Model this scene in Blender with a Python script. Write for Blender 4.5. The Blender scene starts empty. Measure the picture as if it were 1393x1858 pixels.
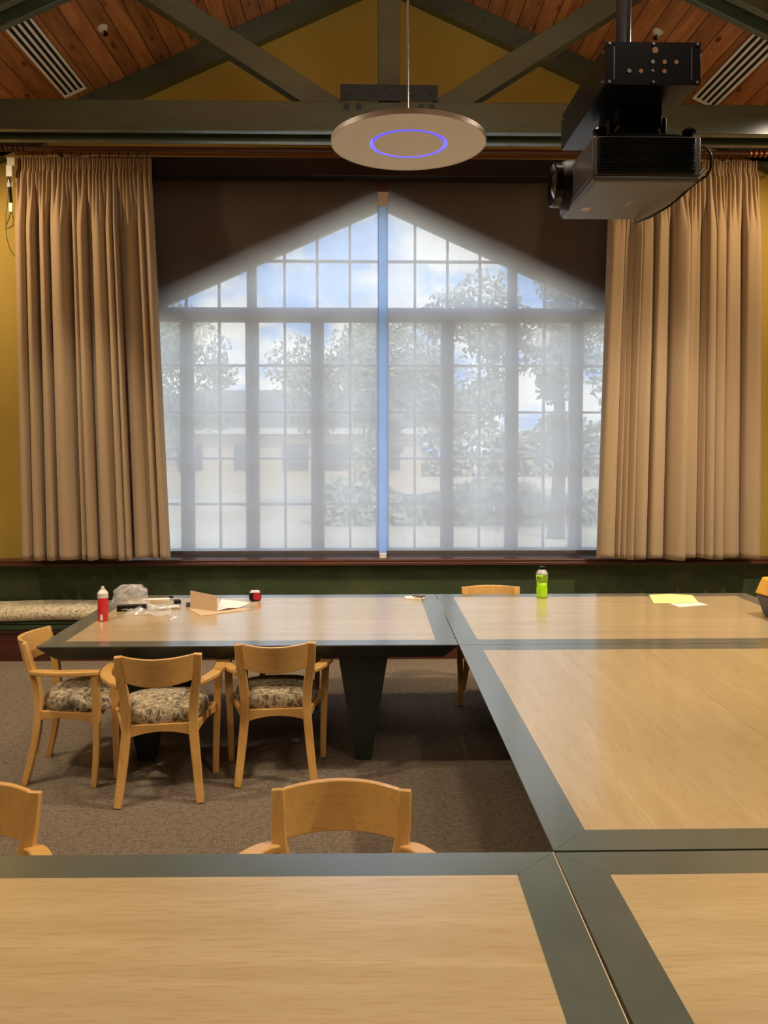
import bpy, math, random
from mathutils import Vector, Matrix, noise
random.seed(7)
S = bpy.context.scene
COL = S.collection
R = math.radians

# ------------------------------------------------------------------ camera, world, exposure
CAMZ = 1.86; FPX = 1480.0; YAW = R(1.2); PIT = R(2.0)
cd = bpy.data.cameras.new('camera'); cam = bpy.data.objects.new('camera', cd); COL.objects.link(cam)
cam.location = (0, 0, CAMZ); cam.rotation_euler = (R(90) - PIT, 0, -YAW)
cd.sensor_fit = 'AUTO'; cd.sensor_width = 36.0; cd.lens = FPX / 1858 * 36
cd.shift_y = -(929 - 856.7) / 1858; cd.shift_x = 0.0003
cd.clip_start = 0.05; cd.clip_end = 500
S.camera = cam
S.view_settings.view_transform = 'Standard'; S.view_settings.look = 'None'
S.view_settings.exposure = 0.0; S.view_settings.gamma = 1.0; S.view_settings.use_curve_mapping = False
S.cycles.max_bounces = 8; S.cycles.transparent_max_bounces = 24; S.cycles.diffuse_bounces = 4
S.cycles.caustics_reflective = False; S.cycles.caustics_refractive = False

W = bpy.data.worlds.new('sky'); S.world = W; W.use_nodes = True
nt = W.node_tree; nt.nodes.clear()
def wn(t, **k):
    n = nt.nodes.new(t)
    for a, b in k.items(): setattr(n, a, b)
    return n
tc = wn('ShaderNodeTexCoord'); mp = wn('ShaderNodeMapping'); mp.inputs['Scale'].default_value = (1, 1, 1.7)
mp.inputs['Location'].default_value = (0.35, 0, 0.10)
nz = wn('ShaderNodeTexNoise'); nz.inputs['Scale'].default_value = 8.5; nz.inputs['Detail'].default_value = 6; nz.inputs['Roughness'].default_value = .55
cr = wn('ShaderNodeValToRGB'); cr.color_ramp.elements[0].position = .42; cr.color_ramp.elements[0].color = (.30, .52, .95, 1)
cr.color_ramp.elements[1].position = .54; cr.color_ramp.elements[1].color = (1, .97, .92, 1)
bg = wn('ShaderNodeBackground'); bg.inputs['Strength'].default_value = 3.8
ow = wn('ShaderNodeOutputWorld')
L = nt.links.new
L(tc.outputs['Generated'], mp.inputs[0]); L(mp.outputs[0], nz.inputs[0]); L(nz.outputs[0], cr.inputs[0]); L(cr.outputs[0], bg.inputs[0]); L(bg.outputs[0], ow.inputs[0])

def area(name, loc, target, size, power, color, sy=None, spread=180):
    ld = bpy.data.lights.new(name, 'AREA'); ld.shape = 'RECTANGLE' if sy else 'SQUARE'; ld.size = size
    if sy: ld.size_y = sy
    ld.energy = power; ld.color = color; ld.spread = R(spread)
    o = bpy.data.objects.new(name, ld); COL.objects.link(o); o.location = loc
    o.rotation_euler = (Vector(target) - Vector(loc)).to_track_quat('-Z', 'Y').to_euler()
    return o
def spot(name, loc, target, power, color, angle, blend=.6, rad=.06):
    ld = bpy.data.lights.new(name, 'SPOT'); ld.energy = power; ld.color = color; ld.spot_size = R(angle); ld.spot_blend = blend; ld.shadow_soft_size = rad
    o = bpy.data.objects.new(name, ld); COL.objects.link(o); o.location = loc
    o.rotation_euler = (Vector(target) - Vector(loc)).to_track_quat('-Z', 'Y').to_euler()
    return o
WARM = (1.0, .74, .44); WARM2 = (1.0, .86, .66)
spot('downlight_right', (3.4, 4.0, 4.45), (1.9, 4.6, 0), 600, WARM2, 118, .7, .09)
spot('downlight_left', (-3.0, 3.4, 4.55), (-1.4, 3.9, 0), 330, WARM2, 112, .7, .09)
spot('fill_centre', (0.5, 3.7, 5.2), (0.5, 4.2, 0), 230, WARM2, 100, .8, .3)  # added fill without a fitting, brightens the middle tables and the disc
spot('fill_near_left', (-1.4, 0.8, 4.9), (-1.2, 1.5, 0), 80, WARM2, 100, .8, .25)  # added fill over the near tables, no real lamp here
spot('fill_near_right', (1.6, 0.9, 4.9), (1.2, 1.7, 0), 170, WARM2, 100, .8, .25)  # its partner on the right, likewise an added fill
spot('fill_near_chairs', (-.3, -1.2, 3.3), (-.4, 2.6, .8), 90, WARM2, 62, .8, .15)  # added fill behind the camera to brighten the near chair backs
spot('wall_washer_right', (4.0, 5.9, 4.15), (3.0, 7.2, 2.5), 120, WARM, 120, .7, .05)
spot('wall_washer_left', (-3.8, 5.9, 4.15), (-2.8, 7.2, 2.4), 150, WARM, 120, .7, .05)
spot('fill_left', (-2.5, 2.4, 3.5), (-2.3, 5.6, 1.3), 110, WARM2, 84, .8, .15)  # added front fill for the curtains and green board, no pendant hangs here
spot('fill_right', (2.7, 2.4, 3.5), (2.6, 5.6, 1.3), 110, WARM2, 84, .8, .15)  # same added front fill, right side
for x_, p_ in ((-2.3, 150), (0.1, 150), (2.5, 110)):
    spot('seat_and_fill_light', (x_, 6.1, 4.4), (x_, 6.3, 0), p_, WARM2, 58, .6, .08)  # outer two light the bench; the middle one is added to brighten the floor
sd = bpy.data.lights.new('sun', 'SUN'); sd.energy = 4.6; sd.angle = R(3); sd.color = (1, .96, .88)
so = bpy.data.objects.new('sun', sd); COL.objects.link(so); so.rotation_euler = Vector((-.35, .75, -.75)).to_track_quat('-Z', 'Y').to_euler()
area('ceiling_fill', (0.2, 2.2, 3.6), (0.2, 3.2, 6), 2.2, 75, WARM2, sy=1.2)  # added ambient fill for the ceiling, not a fixture

# ------------------------------------------------------------------ helpers
class MB:
    def __init__(s): s.v = []; s.f = []; s.m = []
    def add(s, vs, fs, mi=0):
        b = len(s.v); s.v += [tuple(v) for v in vs]; s.f += [[b + i for i in f] for f in fs]; s.m += [mi] * len(fs); return s
    def box(s, a, b, mi=0):
        x0, y0, z0 = a; x1, y1, z1 = b
        return s.add([(x0,y0,z0),(x1,y0,z0),(x1,y1,z0),(x0,y1,z0),(x0,y0,z1),(x1,y0,z1),(x1,y1,z1),(x0,y1,z1)],
                     [(0,3,2,1),(4,5,6,7),(0,1,5,4),(1,2,6,5),(2,3,7,6),(3,0,4,7)], mi)
    def hexa(s, bot, top, mi=0):
        return s.add(list(bot) + list(top), [(3,2,1,0),(4,5,6,7),(0,1,5,4),(1,2,6,5),(2,3,7,6),(3,0,4,7)], mi)
    def prism(s, pts, d, mi=0):      # polygon pts (3-D, planar) swept by vector d
        n = len(pts); d = Vector(d); p = [Vector(q) for q in pts]
        return s.add(p + [q + d for q in p], [tuple(range(n))[::-1], tuple(range(n, 2*n))] + [(i, (i+1) % n, n+(i+1) % n, n+i) for i in range(n)], mi)
    def sweep(s, path, prof, up=(0,0,1), mi=0, closed=False):   # prof: list of lists of (a,b) per point or one list
        n = len(path); P = [Vector(p) for p in path]; up = Vector(up); rings = []
        for i in range(n):
            t = (P[min(i+1, n-1)] - P[max(i-1, 0)]).normalized()
            sd = t.cross(up)
            if sd.length < 1e-4: sd = t.cross(Vector((0,1,0)))
            sd.normalize(); u2 = sd.cross(t).normalized()
            pr = prof[i] if isinstance(prof[0][0], (list, tuple)) else prof
            rings.append([P[i] + sd*a + u2*b for a, b in pr])
        m = len(rings[0]); vs = [v for r_ in rings for v in r_]; fs = []
        for i in range(n-1):
            for j in range(m): fs.append((i*m+j, i*m+(j+1) % m, (i+1)*m+(j+1) % m, (i+1)*m+j))
        fs += [tuple(range(m))[::-1], tuple((n-1)*m+j for j in range(m))]
        return s.add(vs, fs, mi)
    def tube(s, path, rad, seg=10, mi=0):
        n = len(path); rr = rad if isinstance(rad, (list, tuple)) else [rad]*n
        return s.sweep(path, [[(math.cos(2*math.pi*k/seg)*r_, math.sin(2*math.pi*k/seg)*r_) for k in range(seg)] for r_ in rr], mi=mi)
    def lathe(s, prof, seg=32, c=(0,0,0), mi=0):
        vs = []; fs = []; n = len(prof)
        for r_, z in prof:
            for k in range(seg):
                a = 2*math.pi*k/seg; vs.append((c[0]+r_*math.cos(a), c[1]+r_*math.sin(a), c[2]+z))
        for i in range(n-1):
            for k in range(seg): fs.append((i*seg+k, i*seg+(k+1) % seg, (i+1)*seg+(k+1) % seg, (i+1)*seg+k))
        fs += [tuple(range(seg))[::-1], tuple((n-1)*seg+k for k in range(seg))]
        return s.add(vs, fs, mi)
    def cyl(s, a, b, r_, seg=16, mi=0): return s.tube([a, b], r_, seg, mi)
    def build(s, name, mats, parent=None, smooth=False, bevel=0, sub=0, solid=0, seg=2, auto=None):
        me = bpy.data.meshes.new(name); me.from_pydata(s.v, [], s.f); me.validate()
        o = bpy.data.objects.new(name, me); COL.objects.link(o)
        for m_ in (mats if isinstance(mats, (list, tuple)) else [mats]): me.materials.append(m_)
        if any(s.m):
            for p, mi in zip(me.polygons, s.m): p.material_index = mi
        if parent: o.parent = parent
        if solid:
            m_ = o.modifiers.new('solid', 'SOLIDIFY'); m_.thickness = solid; m_.offset = 0
        if bevel:
            m_ = o.modifiers.new('bevel', 'BEVEL'); m_.width = bevel; m_.segments = seg; m_.limit_method = 'ANGLE'; m_.angle_limit = R(35)
            if not sub: smooth = True
        if sub:
            m_ = o.modifiers.new('sub', 'SUBSURF'); m_.levels = sub; m_.render_levels = sub; smooth = True
        if smooth:
            me.polygons.foreach_set('use_smooth', [True]*len(me.polygons))
            if bevel or auto:
                try: me.set_sharp_from_angle(angle=R(auto or 40))
                except Exception: pass
        return o
def tag(o, label=None, cat=None, group=None, kind=None):
    if label: o['label'] = label
    if cat: o['category'] = cat
    if group: o['group'] = group
    if kind: o['kind'] = kind
    return o
def st(o): o['kind'] = 'structure'; return o
def empty(name, loc, rz=0):
    o = bpy.data.objects.new(name, None); COL.objects.link(o); o.location = loc; o.rotation_euler = (0, 0, rz); o.empty_display_size = .1; return o
def copy_tree(o, parent=None):
    c = o.copy(); COL.objects.link(c); c.parent = parent
    for ch in list(o.children): copy_tree(ch, c)
    return c

# ------------------------------------------------------------------ materials
def mat(name, color=(.5,.5,.5), rough=.5, metal=0, spec=.5, coat=0, emis=None, es=0, build=None, sheen=0):
    m = bpy.data.materials.new(name); m.use_nodes = True; t = m.node_tree; b = t.nodes['Principled BSDF']
    b.inputs['Base Color'].default_value = (*color, 1); b.inputs['Roughness'].default_value = rough; b.inputs['Metallic'].default_value = metal
    b.inputs['Specular IOR Level'].default_value = spec; b.inputs['Coat Weight'].default_value = coat; b.inputs['Coat Roughness'].default_value = .17; b.inputs['Coat IOR'].default_value = 2.1
    b.inputs['Sheen Weight'].default_value = sheen
    if emis: b.inputs['Emission Color'].default_value = (*emis, 1); b.inputs['Emission Strength'].default_value = es
    if build: build(t, b)
    return m
def N(t, ty, ins=None, **k):
    n = t.nodes.new(ty)
    for a, b in k.items(): setattr(n, a, b)
    for a, b in (ins or {}).items(): n.inputs[a].default_value = b
    return n
def coords(t, scale=(1,1,1), loc=(0,0,0), rot=(0,0,0), src='Object'):
    c = N(t, 'ShaderNodeTexCoord'); m = N(t, 'ShaderNodeMapping'); m.inputs['Scale'].default_value = scale; m.inputs['Location'].default_value = loc; m.inputs['Rotation'].default_value = rot
    t.links.new(c.outputs[src], m.inputs[0]); return m.outputs[0]
def ramp(t, fac, stops):
    r_ = N(t, 'ShaderNodeValToRGB'); e = r_.color_ramp.elements
    while len(e) < len(stops): e.new(.5)
    for i, (p, c) in enumerate(stops): e[i].position = p; e[i].color = (*c, 1) if len(c) == 3 else c
    t.links.new(fac, r_.inputs[0]); return r_.outputs[0]
def noise_fac(t, vec, scale, detail=4, rough=.5, dist=0):
    n = N(t, 'ShaderNodeTexNoise', {'Scale': scale, 'Detail': detail, 'Roughness': rough, 'Distortion': dist}); t.links.new(vec, n.inputs[0]); return n.outputs[0]
def mix(t, a, b, fac, mode='MIX'):
    n = N(t, 'ShaderNodeMix', data_type='RGBA', blend_type=mode)
    for s_, v in ((6, a), (7, b), (0, fac)):
        if hasattr(v, 'links') or hasattr(v, 'is_linked'): t.links.new(v, n.inputs[s_])
        elif s_ == 0: n.inputs[0].default_value = v
        else: n.inputs[s_].default_value = (*v, 1)
    return n.outputs[2]
def bump(t, b, h, strength=.2, dist=.01):
    n = N(t, 'ShaderNodeBump', {'Strength': strength, 'Distance': dist}); t.links.new(h, n.inputs['Height']); t.links.new(n.outputs[0], b.inputs['Normal'])
def woodmat(name, c1, c2, axis='X', scale=1.0, rough=.4, coat=0, fine=60, bstr=.05, knots=None, c3=None):
    st_ = {'X': (.08,1,1), 'Y': (1,.08,1), 'Z': (1,1,.08)}[axis]
    def f(t, b):
        v = coords(t, tuple(s*scale for s in st_)); n1 = noise_fac(t, v, 6, 5, .55, .6); n2 = noise_fac(t, v, fine, 3, .6)
        col = ramp(t, n1, [(.3, c1), (.7, c2)])
        col = mix(t, col, c3 or tuple(x*.8 for x in c1), ramp(t, n2, [(.5, (0,0,0)), (.75, (.7,.7,.7))]))
        if knots:
            vk = coords(t, tuple(s*knots for s in {'X': (.35,1,1), 'Y': (1,.35,1), 'Z': (1,1,.35)}[axis]))
            vo = N(t, 'ShaderNodeTexVoronoi', {'Scale': 1.0}); t.links.new(vk, vo.inputs[0])
            col = mix(t, col, tuple(x*.3 for x in c1), ramp(t, vo.outputs['Distance'], [(.06, (1,1,1)), (.14, (0,0,0))]))
        t.links.new(col, b.inputs['Base Color']); bump(t, b, n2, bstr, .003)
    return mat(name, rough=rough, coat=coat, build=f)
M = {}
M['beech'] = woodmat('beech', (.62,.33,.085), (.72,.41,.125), 'Z', 1.2, .32, .15)
M['beech_back'] = woodmat('beech_back', (.62,.33,.085), (.72,.41,.125), 'X', 1.2, .32, .15)
M['veneer_x'] = woodmat('veneer_x', (.46,.33,.16), (.56,.42,.23), 'X', 1.6, .35, .9, 70, .08, c3=(.42,.25,.09))
M['veneer_y'] = woodmat('veneer_y', (.45,.32,.155), (.54,.40,.21), 'Y', 1.6, .35, .9, 70, .12, c3=(.40,.24,.09))
M['veneer_y2'] = woodmat('veneer_y2', (.44,.32,.145), (.52,.38,.18), 'Y', 1.3, .35, .9, 70, .12, c3=(.40,.25,.09))
def f_border(t, b):
    v = coords(t, (1,1,1)); n1 = noise_fac(t, v, 3, 5); n2 = noise_fac(t, v, 90, 2)
    t.links.new(ramp(t, n1, [(.35, (.075,.088,.068)), (.7, (.100,.115,.090))]), b.inputs['Base Color']); bump(t, b, n2, .04, .002)
    t.links.new(ramp(t, n1, [(.3, (.27,)*3), (.7, (.36,)*3)]), b.inputs['Roughness'])
M['border'] = mat('border', rough=.3, coat=.8, build=f_border)
M['apron'] = mat('apron', (.020,.028,.022), .4)
M['edge'] = mat('edge', (.55,.42,.26), .6)
def f_green(t, b):
    v = coords(t, (.12,1,1), src='Generated'); v2 = coords(t, (.5,1.5,1.5)); n1 = noise_fac(t, v2, 2.5, 6, .6, .4); n2 = noise_fac(t, coords(t, (.6,14,14)), 6, 5, .6, .3)
    c = ramp(t, n1, [(.3, (.040,.056,.030)), (.7, (.066,.090,.052))])
    c = mix(t, c, (.028,.032,.018), ramp(t, n2, [(.5, (0,0,0)), (.8, (.8,.8,.8))])); t.links.new(c, b.inputs['Base Color']); bump(t, b, n2, .25, .004)
M['beam'] = mat('beam', rough=.45, coat=.4, build=f_green)
def f_board(t, b):
    v = coords(t, (.9,1,1.0)); n1 = noise_fac(t, v, 1.6, 6, .65, .8); n2 = noise_fac(t, v, 7, 5, .6)
    c = ramp(t, n1, [(.32, (.022,.034,.014)), (.5, (.042,.066,.026)), (.68, (.070,.082,.034))])
    c = mix(t, c, (.10,.055,.025), ramp(t, n2, [(.58, (0,0,0)), (.8, (.5,.5,.5))])); t.links.new(c, b.inputs['Base Color'])
M['green_board'] = mat('green_board', rough=.42, build=f_board)
M['green_rail'] = mat('green_rail', (.035,.055,.03), .4)
M['maroon'] = woodmat('maroon', (.055,.014,.008), (.09,.022,.012), 'X', 1, .4)
M['dark_red_wood'] = woodmat('dark_red_wood', (.07,.022,.014), (.12,.04,.022), 'X', 2, .35)
def f_wall(t, b):
    v = coords(t); n = noise_fac(t, v, 180, 3); n1 = noise_fac(t, v, 1.2, 3)
    t.links.new(ramp(t, n1, [(.3, (.42,.285,.045)), (.7, (.47,.325,.055))]), b.inputs['Base Color']); bump(t, b, n, .12, .002)
M['wall'] = mat('wall', rough=.75, build=f_wall)
M['shadow_board'] = mat('shadow_board', (.16,.115,.085), .8)
M['reveal'] = mat('reveal', (.30,.27,.23), .7)
def f_carpet(t, b):
    v = coords(t); n = noise_fac(t, v, 130, 5, .8); n2 = noise_fac(t, v, 34, 4, .7)
    c = ramp(t, n, [(.33, (.12,.088,.060)), (.5, (.29,.22,.155)), (.68, (.54,.44,.33))])
    c = mix(t, c, (.14,.10,.07), ramp(t, n2, [(.45, (0,0,0)), (.62, (.55,.55,.55))])); t.links.new(c, b.inputs['Base Color']); bump(t, b, n, .9, .01)
M['carpet'] = mat('carpet', rough=.95, spec=.1, build=f_carpet)
PLW = .145
def f_plank(t, b):
    # planks run along local Y, their width is local X
    c0 = N(t, 'ShaderNodeTexCoord'); sx = N(t, 'ShaderNodeSeparateXYZ'); t.links.new(c0.outputs['Object'], sx.inputs[0])
    d = N(t, 'ShaderNodeMath', operation='DIVIDE'); t.links.new(sx.outputs[0], d.inputs[0]); d.inputs[1].default_value = PLW
    fl = N(t, 'ShaderNodeMath', operation='FLOOR'); t.links.new(d.outputs[0], fl.inputs[0])
    fr = N(t, 'ShaderNodeMath', operation='FRACT'); t.links.new(d.outputs[0], fr.inputs[0])
    wn_ = N(t, 'ShaderNodeTexWhiteNoise', noise_dimensions='1D'); t.links.new(fl.outputs[0], wn_.inputs['W'])
    off = N(t, 'ShaderNodeCombineXYZ'); m9 = N(t, 'ShaderNodeMath', operation='MULTIPLY'); t.links.new(wn_.outputs[0], m9.inputs[0]); m9.inputs[1].default_value = 37; t.links.new(m9.outputs[0], off.inputs[1])
    va = N(t, 'ShaderNodeVectorMath', operation='ADD'); t.links.new(c0.outputs['Object'], va.inputs[0]); t.links.new(off.outputs[0], va.inputs[1])
    mp_ = N(t, 'ShaderNodeMapping'); mp_.inputs['Scale'].default_value = (9,.9,1); t.links.new(va.outputs[0], mp_.inputs[0])
    n1 = noise_fac(t, mp_.outputs[0], 1.6, 6, .6, 1.2)
    col = ramp(t, n1, [(.28, (.24,.085,.030)), (.5, (.42,.17,.060)), (.75, (.58,.28,.11))])
    hv = ramp(t, wn_.outputs[0], [(0, (.72,.68,.62)), (1, (1.1,1.08,1.0))]); col = mix(t, col, hv, 1.0, 'MULTIPLY')
    mk = N(t, 'ShaderNodeMapping'); mk.inputs['Scale'].default_value = (7.5,3.2,1); t.links.new(va.outputs[0], mk.inputs[0])
    vo = N(t, 'ShaderNodeTexVoronoi', {'Scale': 1.0}); t.links.new(mk.outputs[0], vo.inputs[0])
    col = mix(t, col, (.075,.022,.008), ramp(t, vo.outputs['Distance'], [(.07, (1,1,1)), (.2, (0,0,0))]))
    g = ramp(t, fr.outputs[0], [(.0, (1,1,1)), (.04, (0,0,0)), (.965, (0,0,0)), (1.0, (1,1,1))])
    col = mix(t, col, (.025,.010,.005), g); t.links.new(col, b.inputs['Base Color'])
    iv = N(t, 'ShaderNodeMath', operation='SUBTRACT'); iv.inputs[0].default_value = 1; t.links.new(g, iv.inputs[1]); bump(t, b, iv.outputs[0], .6, .01)
M['planks'] = mat('planks', rough=.45, build=f_plank)
def f_curt(t, b):
    v = coords(t, (1,1,1)); n = noise_fac(t, coords(t, (1,1,14)), 60, 3, .7); n2 = noise_fac(t, v, 3, 3)
    t.links.new(ramp(t, n, [(.35, (.36,.245,.135)), (.65, (.46,.325,.19))]), b.inputs['Base Color']); bump(t, b, n, .25, .003)
M['curtain'] = mat('curtain', rough=.85, sheen=.2, build=f_curt)
def f_floral(t, b):
    v = coords(t); d = N(t, 'ShaderNodeTexNoise', {'Scale': 9.0, 'Detail': 3.0, 'Distortion': 1.5}); t.links.new(v, d.inputs[0])
    n = noise_fac(t, v, 20, 6, .75, 2.5); n2 = noise_fac(t, v, 6, 3, .5)
    c = ramp(t, n, [(.38, (.045,.038,.022)), (.46, (.23,.17,.095)), (.54, (.56,.45,.28)), (.72, (.68,.56,.38))])
    c2 = ramp(t, n, [(.4, (.03,.026,.016)), (.57, (.13,.105,.06)), (.68, (.46,.36,.21))])
    t.links.new(mix(t, c, c2, ramp(t, n2, [(.52, (0,0,0)), (.66, (1,1,1))])), b.inputs['Base Color']); bump(t, b, n, .2, .004)
M['floral'] = mat('floral', rough=.8, sheen=.1, build=f_floral)
def f_floral2(t, b):
    v = coords(t); n = noise_fac(t, v, 17, 6, .75, 2.5)
    c = ramp(t, n, [(.33, (.06,.055,.035)), (.42, (.30,.24,.14)), (.50, (.62,.52,.34)), (.72, (.72,.64,.46))])
    t.links.new(c, b.inputs['Base Color']); bump(t, b, n, .2, .004)
M['floral_light'] = mat('floral_light', rough=.8, sheen=.1, build=f_floral2)
M['black_metal'] = mat('black_metal', (.006,.006,.008), .25, 0, .25)
M['black_matte'] = mat('black_matte', (.007,.007,.009), .55, 0, .25)
M['dark_wood_black'] = mat('valance_black', (.008,.008,.010), .35)
M['steel_dark'] = mat('steel_dark', (.012,.018,.022), .45)
M['projector_body'] = mat('projector_body', (.11,.105,.105), .38)
M['grill'] = mat('grill', (.004,.004,.005), .4, 0, .25)
M['pole'] = mat('pole', (.05,.045,.05), .22, .8)
M['chrome'] = mat('chrome', (.7,.7,.72), .2, 1)
M['lens'] = mat('lens', (.02,.02,.03), .03, 0, 1.0, 1.0)
M['white_paint'] = mat('white_paint', (.85,.82,.76), .45)
M['white_disc'] = mat('white_disc', (.92,.90,.87), .5)
M['rim'] = mat('rim', (.55,.47,.38), .45, .2)
M['led'] = mat('led', (.1,.1,.8), .4, emis=(.10,.085,1.0), es=2.0)
M['led_off'] = mat('led_off', (.36,.27,.30), .35)
M['ochre_trim'] = mat('ochre_trim', (.55,.39,.17), .5)
M['slot'] = mat('slot', (.004,.004,.004), .9)
M['frame_paint'] = mat('frame_paint', (.26,.26,.30), .4)
def f_pb(t, b):
    o = t.nodes['Material Output']; b.inputs['Base Color'].default_value = (.35,.50,.95,1); b.inputs['Roughness'].default_value = .3
    tl = N(t, 'ShaderNodeBsdfTranslucent'); tl.inputs[0].default_value = (.72,.84,1.0,1); m1 = N(t, 'ShaderNodeMixShader'); m1.inputs[0].default_value = .75
    t.links.new(b.outputs[0], m1.inputs[1]); t.links.new(tl.outputs[0], m1.inputs[2]); t.links.new(m1.outputs[0], o.inputs[0])
M['post_blue'] = mat('post_blue', build=f_pb)
M['post_beige'] = mat('post_beige', (.68,.55,.42), .5)
M['hembar'] = mat('hembar', (.10,.09,.085), .4)
M['cream_plastic'] = mat('cream_plastic', (.66,.62,.50), .4)
M['cord'] = mat('cord', (.05,.04,.03), .6)
M['brass_cord'] = mat('brass_cord', (.55,.5,.38), .4)
def f_shade(t, b):
    o = t.nodes['Material Output']; t.nodes.remove(b)
    v = coords(t, (.35,1,30)); n = noise_fac(t, v, 9, 4, .8); v2 = coords(t, (9,1,.8)); n2 = noise_fac(t, v2, 12, 3, .7)
    tr = N(t, 'ShaderNodeBsdfTransparent'); tl = N(t, 'ShaderNodeBsdfTranslucent'); tl.inputs[0].default_value = (.95,.93,.93,1)
    df = N(t, 'ShaderNodeBsdfDiffuse'); df.inputs[0].default_value = (.10,.09,.09,1)
    m1 = N(t, 'ShaderNodeMixShader'); m1.inputs[0].default_value = .40; t.links.new(tl.outputs[0], m1.inputs[1]); t.links.new(df.outputs[0], m1.inputs[2])
    a = N(t, 'ShaderNodeMath', operation='ADD'); t.links.new(n, a.inputs[0]); t.links.new(n2, a.inputs[1])
    mr = N(t, 'ShaderNodeMapRange', {'From Min': .6, 'From Max': 1.4, 'To Min': .12, 'To Max': .20}); t.links.new(a.outputs[0], mr.inputs[0])
    m2 = N(t, 'ShaderNodeMixShader'); t.links.new(mr.outputs[0], m2.inputs[0]); t.links.new(m1.outputs[0], m2.inputs[1]); t.links.new(tr.outputs[0], m2.inputs[2])
    t.links.new(m2.outputs[0], o.inputs[0])
M['shade'] = mat('shade', build=f_shade)
def f_glass(t, b, tint=(1,1,1), gl=.08, rough=.02):
    o = t.nodes['Material Output']; t.nodes.remove(b)
    tr = N(t, 'ShaderNodeBsdfTransparent'); tr.inputs[0].default_value = (*tint, 1); g = N(t, 'ShaderNodeBsdfGlossy'); g.inputs['Roughness'].default_value = rough
    m1 = N(t, 'ShaderNodeMixShader'); m1.inputs[0].default_value = gl; t.links.new(tr.outputs[0], m1.inputs[1]); t.links.new(g.outputs[0], m1.inputs[2]); t.links.new(m1.outputs[0], o.inputs[0])
M['glass'] = mat('glass', build=lambda t, b: f_glass(t, b, (.94,.96,.96), .05))
def filmmat(name, col, tfac, rough=.15):
    def f(t, b):
        o = t.nodes['Material Output']; b.inputs['Base Color'].default_value = (*col, 1); b.inputs['Roughness'].default_value = rough; b.inputs['Specular IOR Level'].default_value = .9
        tr = N(t, 'ShaderNodeBsdfTransparent'); m1 = N(t, 'ShaderNodeMixShader'); m1.inputs[0].default_value = tfac
        t.links.new(b.outputs[0], m1.inputs[1]); t.links.new(tr.outputs[0], m1.inputs[2]); t.links.new(m1.outputs[0], o.inputs[0])
    return mat(name, build=f)
M['film'] = filmmat('film', (.80,.76,.74), .68)
M['bottle_clear'] = filmmat('bottle_clear', (.75,.72,.70), .4)
M['drink'] = mat('drink', (.38,.75,.01), .15, spec=.8, emis=None)
M['bottle_label'] = mat('bottle_label', (.20,.30,.02), .35)
M['red_can'] = mat('red_can', (.62,.025,.035), .3)
M['off_white'] = mat('off_white', (.74,.70,.62), .45)
M['card'] = mat('card', (.58,.42,.26), .8)
M['paper_white'] = mat('paper_white', (.80,.74,.68), .8)
M['paper_yellow'] = mat('paper_yellow', (.88,.74,.30), .8)
M['paper_grey'] = mat('paper_grey', (.36,.34,.26), .6)
M['tape_red'] = mat('tape_red', (.45,.01,.02), .35)
M['tool_yellow'] = mat('tool_yellow', (.86,.46,.03), .4)
M['tool_grey'] = mat('tool_grey', (.06,.055,.06), .45)
M['tool_label'] = mat('tool_label', (.72,.52,.38), .5)
M['copper'] = mat('copper', (.55,.22,.12), .35, .7)

# ------------------------------------------------------------------ room shell
XC = .14; RS = .454; RZ = 6.09           # ridge x, roof slope, ridge height
def ceil_z(x): return RZ - RS*abs(x - XC)
WX0, WX1 = XC - 5.0, XC + 5.0; YB = -4.5; YW = 7.4
m = MB(); m.box((WX0-.1, YB-.1, -.1), (WX1+.1, 7.7, 0)); st(m.build('floor', M['carpet']))
ang = math.atan(RS)
for sgn, nm in ((-1, 'ceiling_left'), (1, 'ceiling_right')):
    ln = 5.15/math.cos(ang); m = MB()
    m.box((0, YB, 0), (ln, 7.9, .08)) if sgn > 0 else m.box((-ln, YB, 0), (0, 7.9, .08))
    o = m.build('ceiling', M['planks']); o.location = (XC, 0, RZ); o.rotation_euler = (0, ang*sgn, 0); st(o)
# side walls and back wall
m = MB(); m.box((WX0-.15, YB, 0), (WX0, 7.7, ceil_z(WX0)+.02)); st(m.build('wall_left', M['wall']))
m = MB(); m.box((WX1, YB, 0), (WX1+.15, 7.7, ceil_z(WX1)+.02)); st(m.build('wall_right', M['wall']))
m = MB(); m.prism([(WX0, YB, 0), (WX1, YB, 0), (WX1, YB, ceil_z(WX1)), (XC, YB, RZ), (WX0, YB, ceil_z(WX0))], (0, -.15, 0)); st(m.build('wall_back', M['wall']))
# window wall with gabled opening
HX = 2.47; SILL = .80; PK = 4.11; EV = PK - .448*HX
XO = .146
def ring(y):
    o_ = [(WX0, y, 0), (WX1, y, 0), (WX1, y, ceil_z(WX1)), (XC, y, RZ), (WX0, y, ceil_z(WX0))]
    h_ = [(XO-HX, y, SILL), (XO+HX, y, SILL), (XO+HX, y, EV), (XO, y, PK), (XO-HX, y, EV)]
    return o_, h_
m = MB(); oF, hF = ring(YW); oB, hB = ring(YW+.30)
vs = oF + hF + oB + hB; fs = []; mi = []
for i in range(5):
    j = (i+1) % 5
    m.add([oF[i], oF[j], hF[j], hF[i]], [(0,1,2,3)]); m.add([oB[i], oB[j], hB[j], hB[i]], [(3,2,1,0)])
    m.add([hF[i], hF[j], hB[j], hB[i]], [(0,1,2,3)], 1); m.add([oF[i], oF[j], oB[j], oB[i]], [(3,2,1,0)])
st(m.build('wall_front', [M['wall'], M['reveal']]))
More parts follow.
